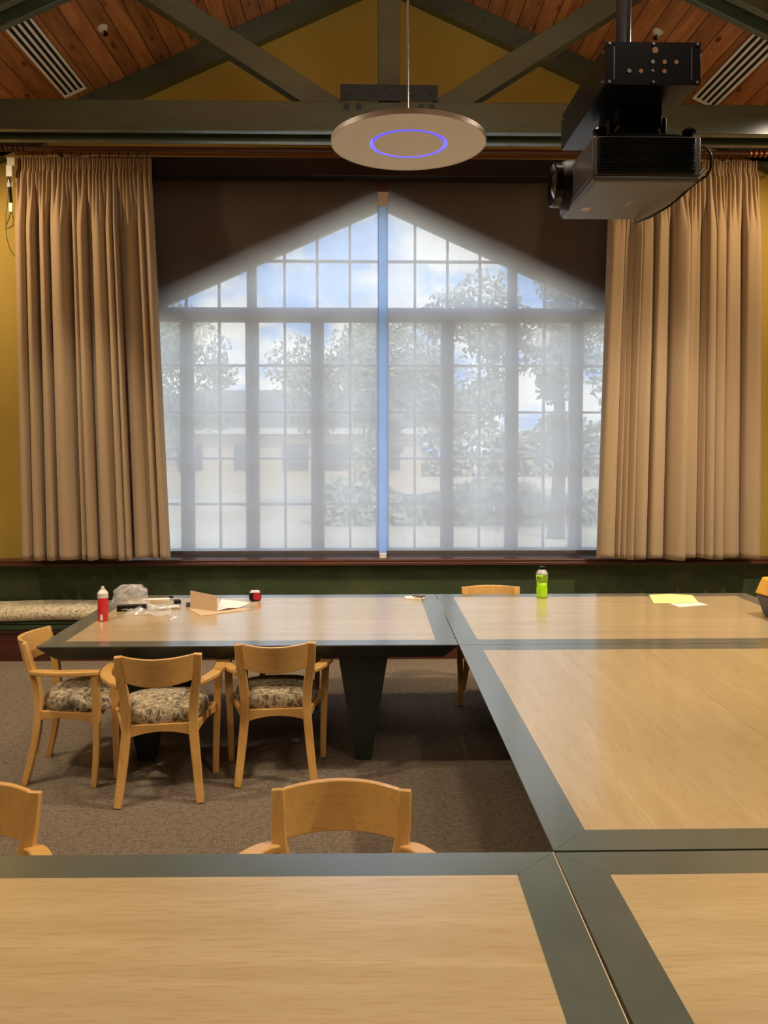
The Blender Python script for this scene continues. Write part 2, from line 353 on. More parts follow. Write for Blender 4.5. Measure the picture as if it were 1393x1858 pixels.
# window: frame, casements, muntins, glass
win = st(empty('window_1', (XO, 7.53, SILL)))
win_off = (-XO, -7.53, -SILL)
def wbuild(mb, name, mt, **k):
    mb.v = [(a+win_off[0], b+win_off[1], c+win_off[2]) for a, b, c in mb.v]; return mb.build(name, mt, win, **k)
FY0, FY1 = 7.49, 7.57
TRZ0, TRZ1 = 2.990, 3.100
def gz(x, off): return PK - off - .448*abs(x - XO)
m = MB(); T_ = .075
for s_ in (-1, 1):     # gable members and jambs
    xe = XO + s_*HX
    m.prism([(XO, FY0, PK), (XO, FY0, PK-.115), (xe, FY0, EV-.115), (xe, FY0, EV)], (0, FY1-FY0, 0))
    m.box((min(xe, xe-s_*T_), FY0, SILL), (max(xe, xe-s_*T_), FY1, EV))
m.box((XO-HX, FY0, SILL), (XO+HX, FY1, SILL+.065)); m.box((XO-HX, FY0, TRZ0), (XO+HX, FY1, TRZ1))
wbuild(m, 'window_frame', M['frame_paint'], bevel=.004)
PIT_ = .596; mull = [XO + k*PIT_ for k in (-3, -2, -1, 0, 1, 2, 3)]
for x in mull:
    m = MB(); m.box((x-(.012 if abs(x-XO) < .1 else .03), FY0, SILL+.06), (x+(.012 if abs(x-XO) < .1 else .03), FY1, TRZ0+.01)); wbuild(m, 'mullion', M['frame_paint'])
for k in (-2, 0, 2):
    x = XO + k*PIT_; m = MB(); w_ = .042 if k else .02
    m.box((x-w_, FY0, TRZ1-.01), (x+w_, FY1, gz(x, .1))); wbuild(m, 'mullion', M['frame_paint'])
ROWS = [2.575, 2.148, 1.723, 1.303]; B0 = SILL+.065; B1 = TRZ0
edges = [XO-HX+T_] + mull + [XO+HX-T_]
for a, b in zip(edges[:-1], edges[1:]):
    fx0, fx1 = a+(.03 if a != edges[0] else 0), b-(.03 if b != edges[-1] else 0)
    m = MB(); w_ = .03
    m.box((fx0, FY0+.01, B0), (fx0+w_, FY1-.01, B1)); m.box((fx1-w_, FY0+.01, B0), (fx1, FY1-.01, B1))
    m.box((fx0, FY0+.01, B0), (fx1, FY1-.01, B0+.03)); m.box((fx0, FY0+.01, B1-.02), (fx1, FY1-.01, B1))
    xm = (fx0+fx1)/2
    if fx1-fx0 > .4: m.box((xm-.011, FY0+.02, B0), (xm+.011, FY1-.02, B1))
    for z in ROWS: m.box((fx0, FY0+.02, z-.011), (fx1, FY1-.02, z+.011))
    sash = wbuild(m, 'sash', M['frame_paint'])
    g = MB(); g.box((fx0, 7.528, B0), (fx1, 7.532, B1)); g.v = [(p+win_off[0], q+win_off[1], r_+win_off[2]) for p, q, r_ in g.v]; g.build('pane', M['glass'], sash)
m = MB()
for k in range(-8, 9):
    x = XO + k*PIT_/2
    if k in (-4, 0, 4) or gz(x, .1) < TRZ1: continue
    m.box((x-.011, FY0+.02, TRZ1), (x+.011, FY1-.02, gz(x, .1)))
m.box((XO-2*PIT_, FY0+.02, 3.513), (XO+2*PIT_, FY1-.02, 3.535))
wbuild(m, 'muntin', M['frame_paint'])
g = MB(); g.prism([(XO-HX+.02, 7.528, TRZ0+.02), (XO+HX-.02, 7.528, TRZ0+.02), (XO+HX-.02, 7.528, EV-.02), (XO, 7.528, PK-.04), (XO-HX+.02, 7.528, EV-.02)], (0, .004, 0)); wbuild(g, 'pane', M['glass'])

# added dark boards above the opening: shadow behind the shades put into their colour
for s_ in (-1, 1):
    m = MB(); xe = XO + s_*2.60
    m.prism([(XO, 7.385, PK-.0), (xe, 7.385, PK-.448*2.60), (xe, 7.385, 4.36), (XO, 7.385, 4.36)], (0, .014, 0)); st(m.build('trim_%d' % (6 if s_ < 0 else 7), M['shadow_board']))
# sill, green back board, ochre ledge above
m = MB(); m.box((WX0, 7.22, .778), (WX1, 7.41, .806)); m.box((WX0, 7.24, .806), (WX1, 7.41, .828)); st(m.build('trim_1', M['dark_red_wood'], bevel=.006))
m = MB(); m.box((WX0, 7.36, .44), (WX1, 7.40, .778)); st(m.build('trim_2', M['green_board']))
m = MB(); m.box((WX0, 7.30, 4.375), (WX1, 7.41, 4.42)); st(m.build('trim_3', M['ochre_trim'], bevel=.004))

# ------------------------------------------------------------------ wall rafters and the truss
m = MB()
for s_ in (-1, 1):
    xe = XC + s_*4.98
    m.prism([(XC, 7.30, RZ-.005), (XC, 7.30, RZ-.21), (xe, 7.30, ceil_z(xe)-.21), (xe, 7.30, ceil_z(xe)-.005)], (0, .11, 0))
st(m.build('trim_4', M['beam']))
tr = empty('roof_truss', (XC, 5.575, 3.9)); tag(tr, 'green-stained timber roof truss spanning the room in front of the gabled window', 'roof truss')
def tb(mb, name, mt, **k):
    mb.v = [(a-XC, b-5.575, c-3.9) for a, b, c in mb.v]; return mb.build(name, mt, tr, **k)
TZ0, TZ1 = 3.915, 4.11
for y0, y1 in ((5.45, 5.51), (5.64, 5.70)):
    m = MB(); m.box((WX0+.02, y0, TZ0), (WX1-.02, y1, TZ1)); tb(m, 'tie_beam', M['beam'], bevel=.005)
def raf_bot(x): return ceil_z(x) - .245
for y0, y1 in ((5.45, 5.51), (5.64, 5.70)):
    for s_ in (-1, 1):
        xe = XC + s_*4.9; m = MB()
        m.prism([(XC, y0, RZ-.035), (XC, y0, RZ-.245), (xe, y0, raf_bot(xe)), (xe, y0, ceil_z(xe)-.035)], (0, y1-y0, 0)); tb(m, 'rafter', M['beam'], bevel=.005)
m = MB(); m.box((XC+.152-.14-.073, 5.515, TZ1-.1), (XC+.152-.14+.073, 5.635, RZ-.3)); tb(m, 'king_post', M['beam'], bevel=.005)
for s_ in (-1, 1):
    # web: from the foot of the king post up to the rafter
    a0 = Vector((XC + s_*.30, 0, TZ1-.06)); d_ = Vector((s_*1.0, 0, .635)).normalized(); n_ = Vector((-s_*.635, 0, 1)).normalized()
    ln = 3.2
    k = a0 + d_*ln; 
    # stop at the rafter
    lo = .5
    while (a0 + d_*lo).z < raf_bot((a0 + d_*lo).x) + .06 and lo < 4: lo += .02
    p = [a0 - n_*.075 - d_*.05, a0 + d_*lo - n_*.075, a0 + d_*lo + n_*.075, a0 + n_*.075 - d_*.05]
    m = MB(); m.prism([(q.x, 5.515, q.z) for q in p], (0, .12, 0)); tb(m, 'web_brace', M['beam'], bevel=.005)
m = MB(); m.box((-.17, 5.435, 4.112), (.468, 5.452, 4.215)); pl = tb(m, 'gusset_plate', M['steel_dark'], bevel=.003)
m = MB()
for x, y, z in [(q, 5.436, 4.165) for q in (-.13, .06, .16, .30, .43)] + [(q, 5.451, 4.075) for q in (-.13, -.05, .36, .43)]:
    m = MB(); m.cyl((x, y, z), (x, y-.012, z), .02, 8); tb(m, 'bolt', M['steel_dark'])

# ceiling diffusers and sprinklers
def on_ceiling(x, y): return Vector((x, y, ceil_z(x)))
def vent(xa, xb, y0, y1, label):
    s_ = -1 if xa < XC else 1; xm = (xa+xb)/2
    e = empty('linear_air_diffuser', (xm, (y0+y1)/2, ceil_z(xm))); e.rotation_euler = (0, ang*s_, 0); tag(e, label, 'air vent', 'ceiling air diffusers')
    w_ = abs(xb-xa)/math.cos(ang)/2; l_ = (y1-y0)/2
    m = MB(); m.box((-w_, -l_, -.012), (w_, l_, .004)); m.build('back_plate', M['slot'], e)
    m = MB(); n_ = 5; bw = .020; gap = (2*w_ - bw*n_)/(n_-1)
    for k in range(n_):
        x = -w_ + k*(bw+gap); m.box((x, -l_, -.022), (x+bw, l_, -.010))
    m.box((-w_, -l_, -.0225), (w_, -l_+.03, -.010)); m.box((-w_, l_-.03, -.0225), (w_, l_, -.010))
    m.build('blades', M['white_paint'], e)
vent(-2.60, -2.41, 5.75, 7.18, 'white slotted air diffuser set in the planked ceiling slope at left')
vent(2.83, 3.02, 5.72, 7.12, 'white slotted air diffuser set in the planked ceiling slope at right, past the projector')
for x, y, lb in ((-2.05, 6.5, 'small cream fire sprinkler head on the left ceiling slope'), (2.30, 6.5, 'small cream fire sprinkler head on the right ceiling slope above the projector')):
    e = empty('sprinkler_head', on_ceiling(x, y)); tag(e, lb, 'sprinkler', 'ceiling sprinkler heads'); e.rotation_euler = (0, ang*(-1 if x < 0 else 1), 0)
    m = MB(); m.lathe([(.045, .0), (.045, -.008), (.03, -.026), (.014, -.034)], 20); m.build('escutcheon', M['cream_plastic'], e, smooth=True)
    m = MB(); m.cyl((0, 0, -.03), (0, 0, -.06), .008, 10); m.cyl((0, 0, -.06), (0, 0, -.066), .02, 12); m.build('deflector', M['black_metal'], e)

# ------------------------------------------------------------------ curtains, rod, shades
def curtain(name, xt, xb, zt, zb, folds, seed, label, gaps=()):
    rnd = random.Random(seed); nu, nv = 620, 64; y0 = 7.09
    e = MB(); ph = [rnd.uniform(0, 6.28) for _ in range(8)]
    # irregular fold phases
    cuts = [0]
    for k in range(folds): cuts.append(cuts[-1] + rnd.choice((.45, .7, 1.0, 1.3, 1.9)) + rnd.uniform(-.1, .15))
    cuts = [c/cuts[-1] for c in cuts]; amp = [rnd.uniform(.45, 1.2)*(.75+.25*min(1, (cuts[_+1]-cuts[_])*folds))  for _ in range(folds)]; lean = [rnd.uniform(-.012, .012) for _ in range(folds+1)]
    skew = [rnd.uniform(-.25, .25) for _ in range(folds)]; sub = [rnd.uniform(.0, .3) for _ in range(folds)]; fade = [rnd.uniform(.1, .6) for _ in range(folds)]
    vs = []
    for j in range(nv+1):
        t = (j/nv)**.9; H = t*(zt-zb)
        xl = (xt[0] + (xb[0]-xt[0])*t)*.979; xr = (xt[1] + (xb[1]-xt[1])*t)*.979
        cc = [c + (lean[i]*math.sin(t*2.2) if 0 < i < folds else 0) for i, c in enumerate(cuts)]
        g = min(1, max(0, (H-.12)/.55)); g = g*g*(3-2*g)
        for i in range(nu+1):
            u = i/nu; k = 0
            while k < folds-1 and u > cc[k+1]: k += 1
            w = (u-cc[k])/(cc[k+1]-cc[k]); w = min(max(w, 0), 1)
            ws = min(max(w + skew[k]*w*(1-w)*2, 0), 1)
            big = (math.sin(math.pi*ws))**.75*amp[k] - .12*sub[k]*math.sin(math.pi*ws*3)
            pl = abs(math.sin(math.pi*(u*folds*2.6 + .35*math.sin(u*29+ph[0]))))**.6
            pl2 = abs(math.sin(math.pi*(u*folds*4.2 + .5*math.sin(u*17+ph[1]))))
            if H < .12:
                q = H/.12; d = .026*pl2*(.6+.4*(1-q)) + .012*pl
            else:
                d = (1-g)*(.060*pl + .006) + g*(.150*big + .016*math.sin(w*9+ph[2]+t*2)*(1-t*.5))
                dd = abs(H-.125)
            pinch = math.exp(-((H-.12)/.014)**2)*.020
            d -= pinch
            x = xl + (xr-xl)*u + g*.018*math.sin(w*6.28+ph[3])*amp[k]
            z = zt - H - .006*math.sin(u*23+ph[4])*(t > .99) + (.004*math.sin(u*180) if j == 0 else 0)
            vs.append((x, y0 - d + .02, z))
    fs = [(j*(nu+1)+i, (j+1)*(nu+1)+i, (j+1)*(nu+1)+i+1, j*(nu+1)+i+1) for j in range(nv) for i in range(nu)]
    xm = (xt[0]+xt[1])/2; vs = [(a-xm, b-7.1, c-zb) for a, b, c in vs]
    e.add(vs, fs); o = e.build(name, M['curtain'], smooth=True, solid=.004); o.location = (xm, 7.1, zb)
    tag(o, label, 'curtain', 'pleated curtains')
    for k in range(14):
        hx = (xt[0] + (xt[1]-xt[0])*(k+.5)/14)*.979 - xm; hk = MB(); hk.tube([(hx, .01, zt-zb-.03), (hx, .012, zt-zb+.03), (hx, .03, zt-zb+.074)], .003, 6); hk.build('heading_hook', M['black_matte'], o)
    return o
curtain('curtain', (-3.03, -1.875), (-3.0, -1.735), 4.293, .869, 12, 3, 'long beige pleated curtain drawn back on the left side of the window')
curtain('curtain', (2.15, 3.46), (2.06, 3.513), 4.303, .858, 13, 11, 'long beige pleated curtain on the right side of the window, partly behind the projector')
rod = empty('curtain_rod', (.2, 7.13, 4.385)); tag(rod, 'long dark reddish wooden curtain rod above the whole window', 'curtain rod')
m = MB(); m.cyl((-3.28, 0, 0), (3.31, 0, 0), .021, 14); m.build('rod', M['dark_red_wood'], rod, smooth=True, auto=40)
for s_ in (-1, 1):
    m = MB()
    for k in range(4): m.cyl((s_*(3.13+k*.045), 0, 0), (s_*(3.145+k*.045), 0, 0), .033, 16)
    m.build('ring', M['copper'] if s_ > 0 else M['dark_red_wood'], rod)
    m = MB(); m.lathe([(.001, 0), (.03, .012), (.034, .035), (.02, .058), (.001, .066)], 16); f = m.build('finial', M['dark_red_wood'], rod, smooth=True); f.location = (s_*3.30, 0, 0); f.rotation_euler = (0, R(90)*s_, 0)
for x in (-2.85, 0.55, 2.95):
    m = MB(); m.box((x-.015, -.02, -.028), (x+.015, .265, -.016)); m.build('bracket', M['dark_red_wood'], rod)
# cords tangled at the right end of the rod
m = MB(); m.tube([(3.52, 7.1, 4.36), (3.58, 7.05, 4.33), (3.66, 7.06, 4.37), (3.72, 7.08, 4.33), (3.68, 7.1, 4.25), (3.60, 7.12, 4.24), (3.56, 7.13, 4.30), (3.6, 7.15, 4.38)], .006, 6)
tag(m.build('looped_cord', M['brass_cord'], smooth=True), 'thin pale cord looped by the right end of the curtain rod', 'cord')
# motor and cord at left end
mo = empty('curtain_motor', (-2.995, 7.05, 4.145)); tag(mo, 'cream curtain pull motor hanging beside the top of the left curtain', 'curtain motor')
m = MB(); m.box((-.035, -.02, .06), (.03, .0, .13)); m.build('mounting_plate', M['cream_plastic'], mo, bevel=.003)
m = MB(); m.box((-.032, -.05, -.04), (.022, 0, .055)); m.build('housing', M['off_white'], mo, bevel=.005)
m = MB(); m.cyl((-.02, -.02, -.04), (-.015, -.02, -.085), .016, 10); m.box((-.03, -.04, -.125), (.0, -.005, -.085)); m.box((.005, -.03, -.12), (.02, -.01, -.075)); m.build('coupling', M['chrome'], mo, bevel=.002)
m = MB(); m.cyl((-.012, -.02, -.125), (-.004, -.02, -.255), .012, 10); m.build('stem', M['black_metal'], mo)
m = MB(); m.box((-.02, -.035, -.33), (.012, -.01, -.255)); m.build('connector', M['off_white'], mo, bevel=.003)
m = MB(); m.tube([(-.01, -.02, -.33), (-.02, -.02, -.37), (-.045, -.02, -.43), (-.04, -.02, -.47), (-.01, -.02, -.455), (.01, -.02, -.44), (.012, -.02, -.38), (.0, -.02, -.33)], .004, 6)
m.tube([(-.022, -.02, -.10), (-.03, -.02, -.22), (-.05, -.02, -.36), (-.052, -.02, -.46), (-.045, -.02, -.55), (-.02, -.02, -.64), (.02, -.02, -.70)], .003, 6); m.build('cable', M['cord'], mo, smooth=True)

def shade(x0, x1, label):
    e = empty('roller_shade', ((x0+x1)/2, 7.366, .86)); tag(e, label, 'roller shade', 'translucent window shades'); hw = (x1-x0)/2
    m = MB(); m.add([(-hw, 0, .03), (hw, 0, .03), (hw, 0, 3.39), (-hw, 0, 3.39)], [(0, 1, 2, 3)]); m.build('shade_fabric', M['shade'], e)
    m = MB(); m.box((-hw, -.008, 0), (hw, .008, .032)); m.build('hem_bar', M['hembar'], e, bevel=.004)
    m = MB(); m.cyl((-hw, -.06, 3.40), (hw, -.06, 3.40), .028, 16); m.build('roller', M['black_matte'], e)
shade(XO-2.47, .112, 'left half of the translucent grey roller shade over the big window')
shade(.183, XO+2.55, 'right half of the translucent grey roller shade over the big window')
m = MB(); m.box((XO-2.53, 7.17, 4.185), (XO+2.6, 7.33, 4.335)); tag(m.build('shade_valance', M['dark_wood_black'], bevel=.004), 'long black valance box along the top of the window shades', 'valance')
gp = empty('shade_divider', (XO, 7.383, .86)); tag(gp, 'slim pale blue upright strip in the gap between the two roller shades', 'divider')
m = MB(); m.box((-.045, -.012, 0), (.045, -.008, 3.12)); m.build('strip', M['post_blue'], gp)
m = MB(); m.box((-.045, -.04, 3.12), (.045, .0, 3.235)); m.box((-.05, -.045, 3.225), (.05, .0, 3.24)); m.build('cap_block', M['post_beige'], gp, bevel=.003)
m = MB(); m.box((-.04, -.06, 3.24), (.04, -.04, 3.40)); m.build('top_block', M['dark_red_wood'], gp)
m = MB(); m.box((-.03, -.1, -.03), (.03, -.06, .015)); m.build('foot_block', M['off_white'], gp, bevel=.003)

# ------------------------------------------------------------------ window seat
sb = empty('window_bench', (XC, 7.15, 0)); tag(sb, 'built-in window bench with green rail and maroon base under the window', 'bench')
m = MB(); m.box((-4.99, -.17, 0), (4.99, .24, .27)); m.build('base_panel', M['maroon'], sb)
m = MB(); m.box((-4.99, -.20, .27), (4.99, .21, .315)); m.box((-4.99, -.185, .315), (4.99, .21, .352)); m.build('front_rail', M['green_rail'], sb, bevel=.01)
m = MB(); m.box((-4.99, -.19, .245), (4.99, -.17, .27)); m.build('moulding', M['dark_red_wood'], sb, bevel=.004)
m = MB(); nx = 60; pr = [(6.95, .356), (6.93, .375), (6.925, .41), (6.94, .445), (6.98, .462), (7.1, .468), (7.3, .462), (7.345, .45), (7.35, .36)]
vs = []
for i in range(nx+1):
    x = -4.9 + 9.8*i/nx
    for (y, z) in pr: vs.append((x, y-7.15 + .006*math.sin(x*7+z*9), z + .005*math.sin(x*5+y*3)))
n_ = len(pr); m.add(vs, [(i*n_+j, i*n_+j+1, (i+1)*n_+j+1, (i+1)*n_+j) for i in range(nx) for j in range(n_-1)])
cu = m.build('bench_cushion', M['floral_light'], smooth=True); cu.location = (XC, 7.15, 0); tag(cu, 'long floral tapestry seat cushion lying on the window bench', 'cushion')

# ------------------------------------------------------------------ tables
TH = .74; BW = .118; G = .0025
def table(x0, x1, y0, y1, label, grain='x', split=None, rot=0, pivot=None, legs=True, worn=False):
    cx, cy = (x0+x1)/2, (y0+y1)/2; loc = Vector((cx, cy, 0))
    if pivot is not None:
        pv = Vector((*pivot, 0)); loc = pv + Matrix.Rotation(rot, 3, 'Z') @ (loc - pv)
    e = empty('conference_table', loc, rot); tag(e, label, 'table', 'modular conference tables')
    a, b = (x1-x0)/2 - G, (y1-y0)/2 - G; z1 = TH; z0 = TH-.006; g = .0006
    m = MB()
    def trap(p): m.hexa([(q[0], q[1], z0) for q in p], [(q[0], q[1], z1) for q in p])
    ia, ib = a-BW, b-BW
    trap([(-a+g, -b), (a-g, -b), (ia-g, -ib), (-ia+g, -ib)]); trap([(-ia+g, ib), (ia-g, ib), (a-g, b), (-a+g, b)])
    trap([(a, -b+g), (a, b-g), (ia, ib-g), (ia, -ib+g)]); trap([(-a, -b+g), (-ia, -ib+g), (-ia, ib-g), (-a, b-g)])
    m.build('top_border', M['border'], e)
    if split is None:
        m = MB(); m.box((-ia, -ib, z0), (ia, ib, z1)); m.build('top_panel', M['veneer_x' if grain == 'x' else 'veneer_y'], e)
    else:
        sx = split - cx
        m = MB(); m.box((-ia, -ib, z0), (sx-.0008, ib, z1)); m.build('top_panel', M['veneer_y'], e)
        m = MB(); m.box((sx+.0008, -ib, z0), (ia, ib, z1)); m.build('top_panel', M['veneer_y2'], e)
    m = MB(); c_ = .075
    m.hexa([(-a+c_, -b+c_, TH-.088), (a-c_, -b+c_, TH-.088), (a-c_, b-c_, TH-.088), (-a+c_, b-c_, TH-.088)], [(-a, -b, z0), (a, -b, z0), (a, b, z0), (-a, b, z0)])
    m.build('apron', M['apron'], e)
    if worn:
        m = MB(); m.box((a-.0004, -b, TH-.004), (a+.0022, b, TH+.0004)); m.build('worn_edge', M['edge'], e)
    if legs:
        for sx in (-1, 1):
            for sy in (-1, 1):
                lx, ly = sx*(a-.53), sy*(b-.28)
                m = MB(); w0, w1 = .045, .145
                m.hexa([(lx-w0, ly-w0, 0), (lx+w0, ly-w0, 0), (lx+w0, ly+w0, 0), (lx-w0, ly+w0, 0)], [(lx-w1, ly-w1+.02, TH-.088), (lx+w1, ly-w1+.02, TH-.088), (lx+w1, ly+w1, TH-.088), (lx-w1, ly+w1, TH-.088)])
                m.build('leg', M['apron'], e, bevel=.004)
    return e
XJ = .512
table(-1.825, XJ, 4.50, 6.03, 'long wood-veneer table with dark border at far left, littered with packaging')
table(XJ, 2.84, 4.50, 6.03, 'wood-veneer table with dark border at far right, holding the green drink bottle and papers')
table(XJ, 2.54, 2.196, 4.50, 'large wood-veneer table with dark border at middle right, its veneer split lengthwise', 'y', split=1.52)
table(-1.83, XJ, .66, 2.193, 'empty wood-veneer table with dark border nearest the camera at left', rot=R(-.5), pivot=(XJ, 2.193), worn=True)
table(XJ, 2.85, .66, 2.190, 'wood-veneer table with dark border nearest the camera at right')

# ------------------------------------------------------------------ chairs
def curve(pts, n):
    # Catmull-Rom through pts
    P = [Vector(p) for p in pts]; P = [P[0]*2-P[1]] + P + [P[-1]*2-P[-2]]; out = []; k = len(P)-3
    for i in range(n+1):
        u = i/n*k; j = min(int(u), k-1); t = u-j; a, b, c, d = P[j:j+4]
        out.append(.5*((2*b) + (c-a)*t + (2*a-5*b+4*c-d)*t*t + (3*b-a-3*c+d)*t**3))
    return out
def rectprof(w, h): return [(-w, -h), (w, -h), (w, h), (-w, h)]
def make_chair():
    e = empty('armchair', (0, 0, 0))
    for s in (-1, 1):     # sabre-curved rear legs running up into the back posts
        path = curve([(s*.207, -.250, 0), (s*.185, -.203, .20), (s*.169, -.180, .40), (s*.177, -.192, .56), (s*.191, -.214, .65), (s*.199, -.243, .781)], 18)
        prof = [rectprof(.0205 + .004*math.sin(i/18*3.1), (.017+.004*math.sin(i/18*3.1))*(1 if i < 12 else 1-.04*(i-11))) for i in range(19)]
        m = MB(); m.sweep(path, prof, up=(0, 1, 0)); m.build('rear_leg', M['beech'], e, bevel=.005)
    for s in (-1, 1):
        path = curve([(s*.268, .135, 0), (s*.272, .15, .2), (s*.280, .155, .42), (s*.287, .15, .620)], 12)
        prof = [rectprof(.017+.005*i/12, .015+.005*i/12) for i in range(13)]
        m = MB(); m.sweep(path, prof, up=(0, 1, 0)); m.build('front_leg', M['beech'], e, bevel=.004)
    for s in (-1, 1):
        path = curve([(s*.195, -.205, .614), (s*.235, -.165, .624), (s*.285, -.07, .631), (s*.300, .05, .633), (s*.290, .175, .631)], 16)
        prof = [[(x*(.016+.014*math.sin(math.pi*min(1, .15+i/16*.7))), z*.0125) for x, z in ((-1, -1), (1, -1), (1, 1), (-1, 1))] for i in range(17)]
        m = MB(); m.sweep(path, prof); m.build('armrest', M['beech_back'], e, bevel=.006, seg=3)
    # curved backrest
    m = MB(); n = 24; vs = []
    for i in range(n+1):
        u = -1 + 2*i/n; x = u*.178; bow = -.085*(1-u*u)
        zt = .782 - .004*(1-u*u); zb = .640 - .012*(1-u*u)
        for (z, th) in ((zb, 0), (zt, 0)):
            yb = -.208 + bow - (z-.63)*.22
            xx = x*(1 + (z-.70)*.35); vs += [(xx, yb-.012, z), (xx, yb+.010, z)]
    fs = []
    for i in range(n):
        a = i*4; b = a+4
        fs += [(a, b, b+2, a+2), (a+1, a+3, b+3, b+1), (a+2, b+2, b+3, a+3), (a, a+1, b+1, b)]
    fs += [(0, 2, 3, 1), (n*4, n*4+1, n*4+3, n*4+2)]
    m.add(vs, fs); m.build('backrest', M['beech_back'], e, bevel=.003)
    # seat frame: arched rails
    m = MB()
    def arch(p0, p1, zt, zb, rise, th, axis):
        n = 10; vs = []; p0 = Vector(p0); p1 = Vector(p1); nn = Vector(axis)*th
        for i in range(n+1):
            u = i/n; p = p0.lerp(p1, u); b = zb + rise*math.sin(math.pi*u)**.8
            for q, z in ((p-nn, b), (p+nn, b), (p+nn, zt), (p-nn, zt)): vs.append((q.x, q.y, z))
        fs = [(i*4+j, i*4+(j+1) % 4, (i+1)*4+(j+1) % 4, (i+1)*4+j) for i in range(n) for j in range(4)] + [(3, 2, 1, 0), tuple(n*4+j for j in range(4))]
        m.add(vs, fs)
    arch((-.165, -.185, 0), (.165, -.185, 0), .405, .335, .030, .010, (0, 1, 0))
    arch((-.262, .150, 0), (.262, .150, 0), .400, .345, .025, .010, (0, 1, 0))
    arch((-.180, -.185, 0), (-.268, .145, 0), .402, .345, .022, .010, (1, 0, 0)); arch((.180, -.185, 0), (.268, .145, 0), .402, .345, .022, .010, (1, 0, 0))
    m.build('seat_frame', M['beech_back'], e, bevel=.003)
    # cushion
    m = MB(); ring_ = []; ns = 40
    def outline(sc):
        out = []
        for i in range(ns):
            a = 2*math.pi*i/ns; c, s2 = math.cos(a), math.sin(a); p = 2.6
            x = math.copysign(abs(c)**(2/p), c); y = math.copysign(abs(s2)**(2/p), s2)
            w = .215 + .035*(y+1)/2
            out.append((x*w*sc, .030 + y*.215*sc))
        return out
    lv = [(.90, .392), (.985, .400), (1.0, .425), (.985, .450), (.93, .470), (.80, .482), (.5, .492), (.15, .495)]
    vs = []
    for sc, z in lv: vs += [(x, y, z) for x, y in outline(sc)]
    fs = [(k*ns+i, k*ns+(i+1) % ns, (k+1)*ns+(i+1) % ns, (k+1)*ns+i) for k in range(len(lv)-1) for i in range(ns)]
    fs += [tuple(range(ns))[::-1], tuple((len(lv)-1)*ns+i for i in range(ns))]
    m.add(vs, fs); m.build('seat_cushion', M['floral'], e, smooth=True)
    return e
proto = make_chair()
CH = [((-1.10, 4.40), 8, 1.0, 'beech armchair with floral seat seen from behind, second from left at the far left table'),
      ((-.515, 4.635), 5, 1.0, 'beech armchair with floral seat seen from behind, right-hand one at the far left table'),
      ((-1.63, 4.65), -86, 1.0, 'beech armchair seen from its side, tucked at the left end of the far left table'),
      ((.935, 5.865), 180, 1.0, 'beech armchair tucked behind the far right table, only its back top showing'),
      ((-.600, 5.835), 180, .92, 'armchair on the far side of the littered table, only legs seen underneath'),
      ((-.088, 2.275), 178, 1.0, 'beech armchair facing the camera behind the nearest table'),
      ((-1.225, 2.275), 181, 1.0, 'beech armchair cut off by the left edge behind the nearest table')]
for i, (p, a, s, lb) in enumerate(CH):
    o = proto if i == 0 else copy_tree(proto)
    o.location = (p[0], p[1], 0); o.rotation_euler = (0, 0, R(a)); o.scale = (s, s, s); tag(o, lb, 'chair', 'beech armchairs around the tables')

# ------------------------------------------------------------------ ceiling microphone disc
ds = empty('ceiling_microphone_disc', (.168, 3.3, 3.055)); tag(ds, 'round white disc with glowing blue ring hanging on a thin cable', 'hanging disc')
rd = .309
m = MB()
def annulus(mb, r0, r1, z0, z1, seg=72):
    vs = []
    for r_, z in ((r0, z0), (r1, z0), (r1, z1), (r0, z1)):
        vs += [(r_*math.cos(2*math.pi*k/seg), r_*math.sin(2*math.pi*k/seg), z) for k in range(seg)]
    mb.add(vs, [(a*seg+k, a*seg+(k+1) % seg, ((a+1) % 4)*seg+(k+1) % seg, ((a+1) % 4)*seg+k) for a in range(4) for k in range(seg)])
annulus(m, .155, rd-.004, 0, .016); m.lathe([(.138, 0), (.138, .016)], 72); m.build('panel', M['white_disc'], ds)
m = MB(); annulus(m, rd-.004, rd, -.001, .018); m.build('rim', M['rim'], ds, smooth=True, auto=30)
m = MB(); seg = 96; r0, r1 = .138, .155      # recessed light ring: outer wall and roof
vs = []
for r_, z in ((r1, .001), (r0+.003, .012), (r0+.003, .016), (r1, .016)): vs += [(r_*math.cos(2*math.pi*k/seg), r_*math.sin(2*math.pi*k/seg), z) for k in range(seg)]
m.add(vs, [(a*seg+k, a*seg+(k+1) % seg, ((a+1) % 4)*seg+(k+1) % seg, ((a+1) % 4)*seg+k) for a in range(4) for k in range(seg)])
m.build('light_ring', M['led'], ds)
m = MB(); m.lathe([(rd-.02, .0165), (rd-.05, .022), (.06, .030), (.012, .05)], 48); m.build('back_cover', M['black_matte'], ds, smooth=True)
m = MB(); m.cyl((0, 0, .05), (0, 0, ceil_z(.168)-3.055), .0022, 6); m.tube([(.0, .006, .05), (-.006, .004, .3), (-.004, .0, .7), (-.008, 0, 1.4), (-.003, 0, ceil_z(.16)-3.055)], .003, 6, 1); m.build('suspension_cable', [M['chrome'], M['cord']], ds)

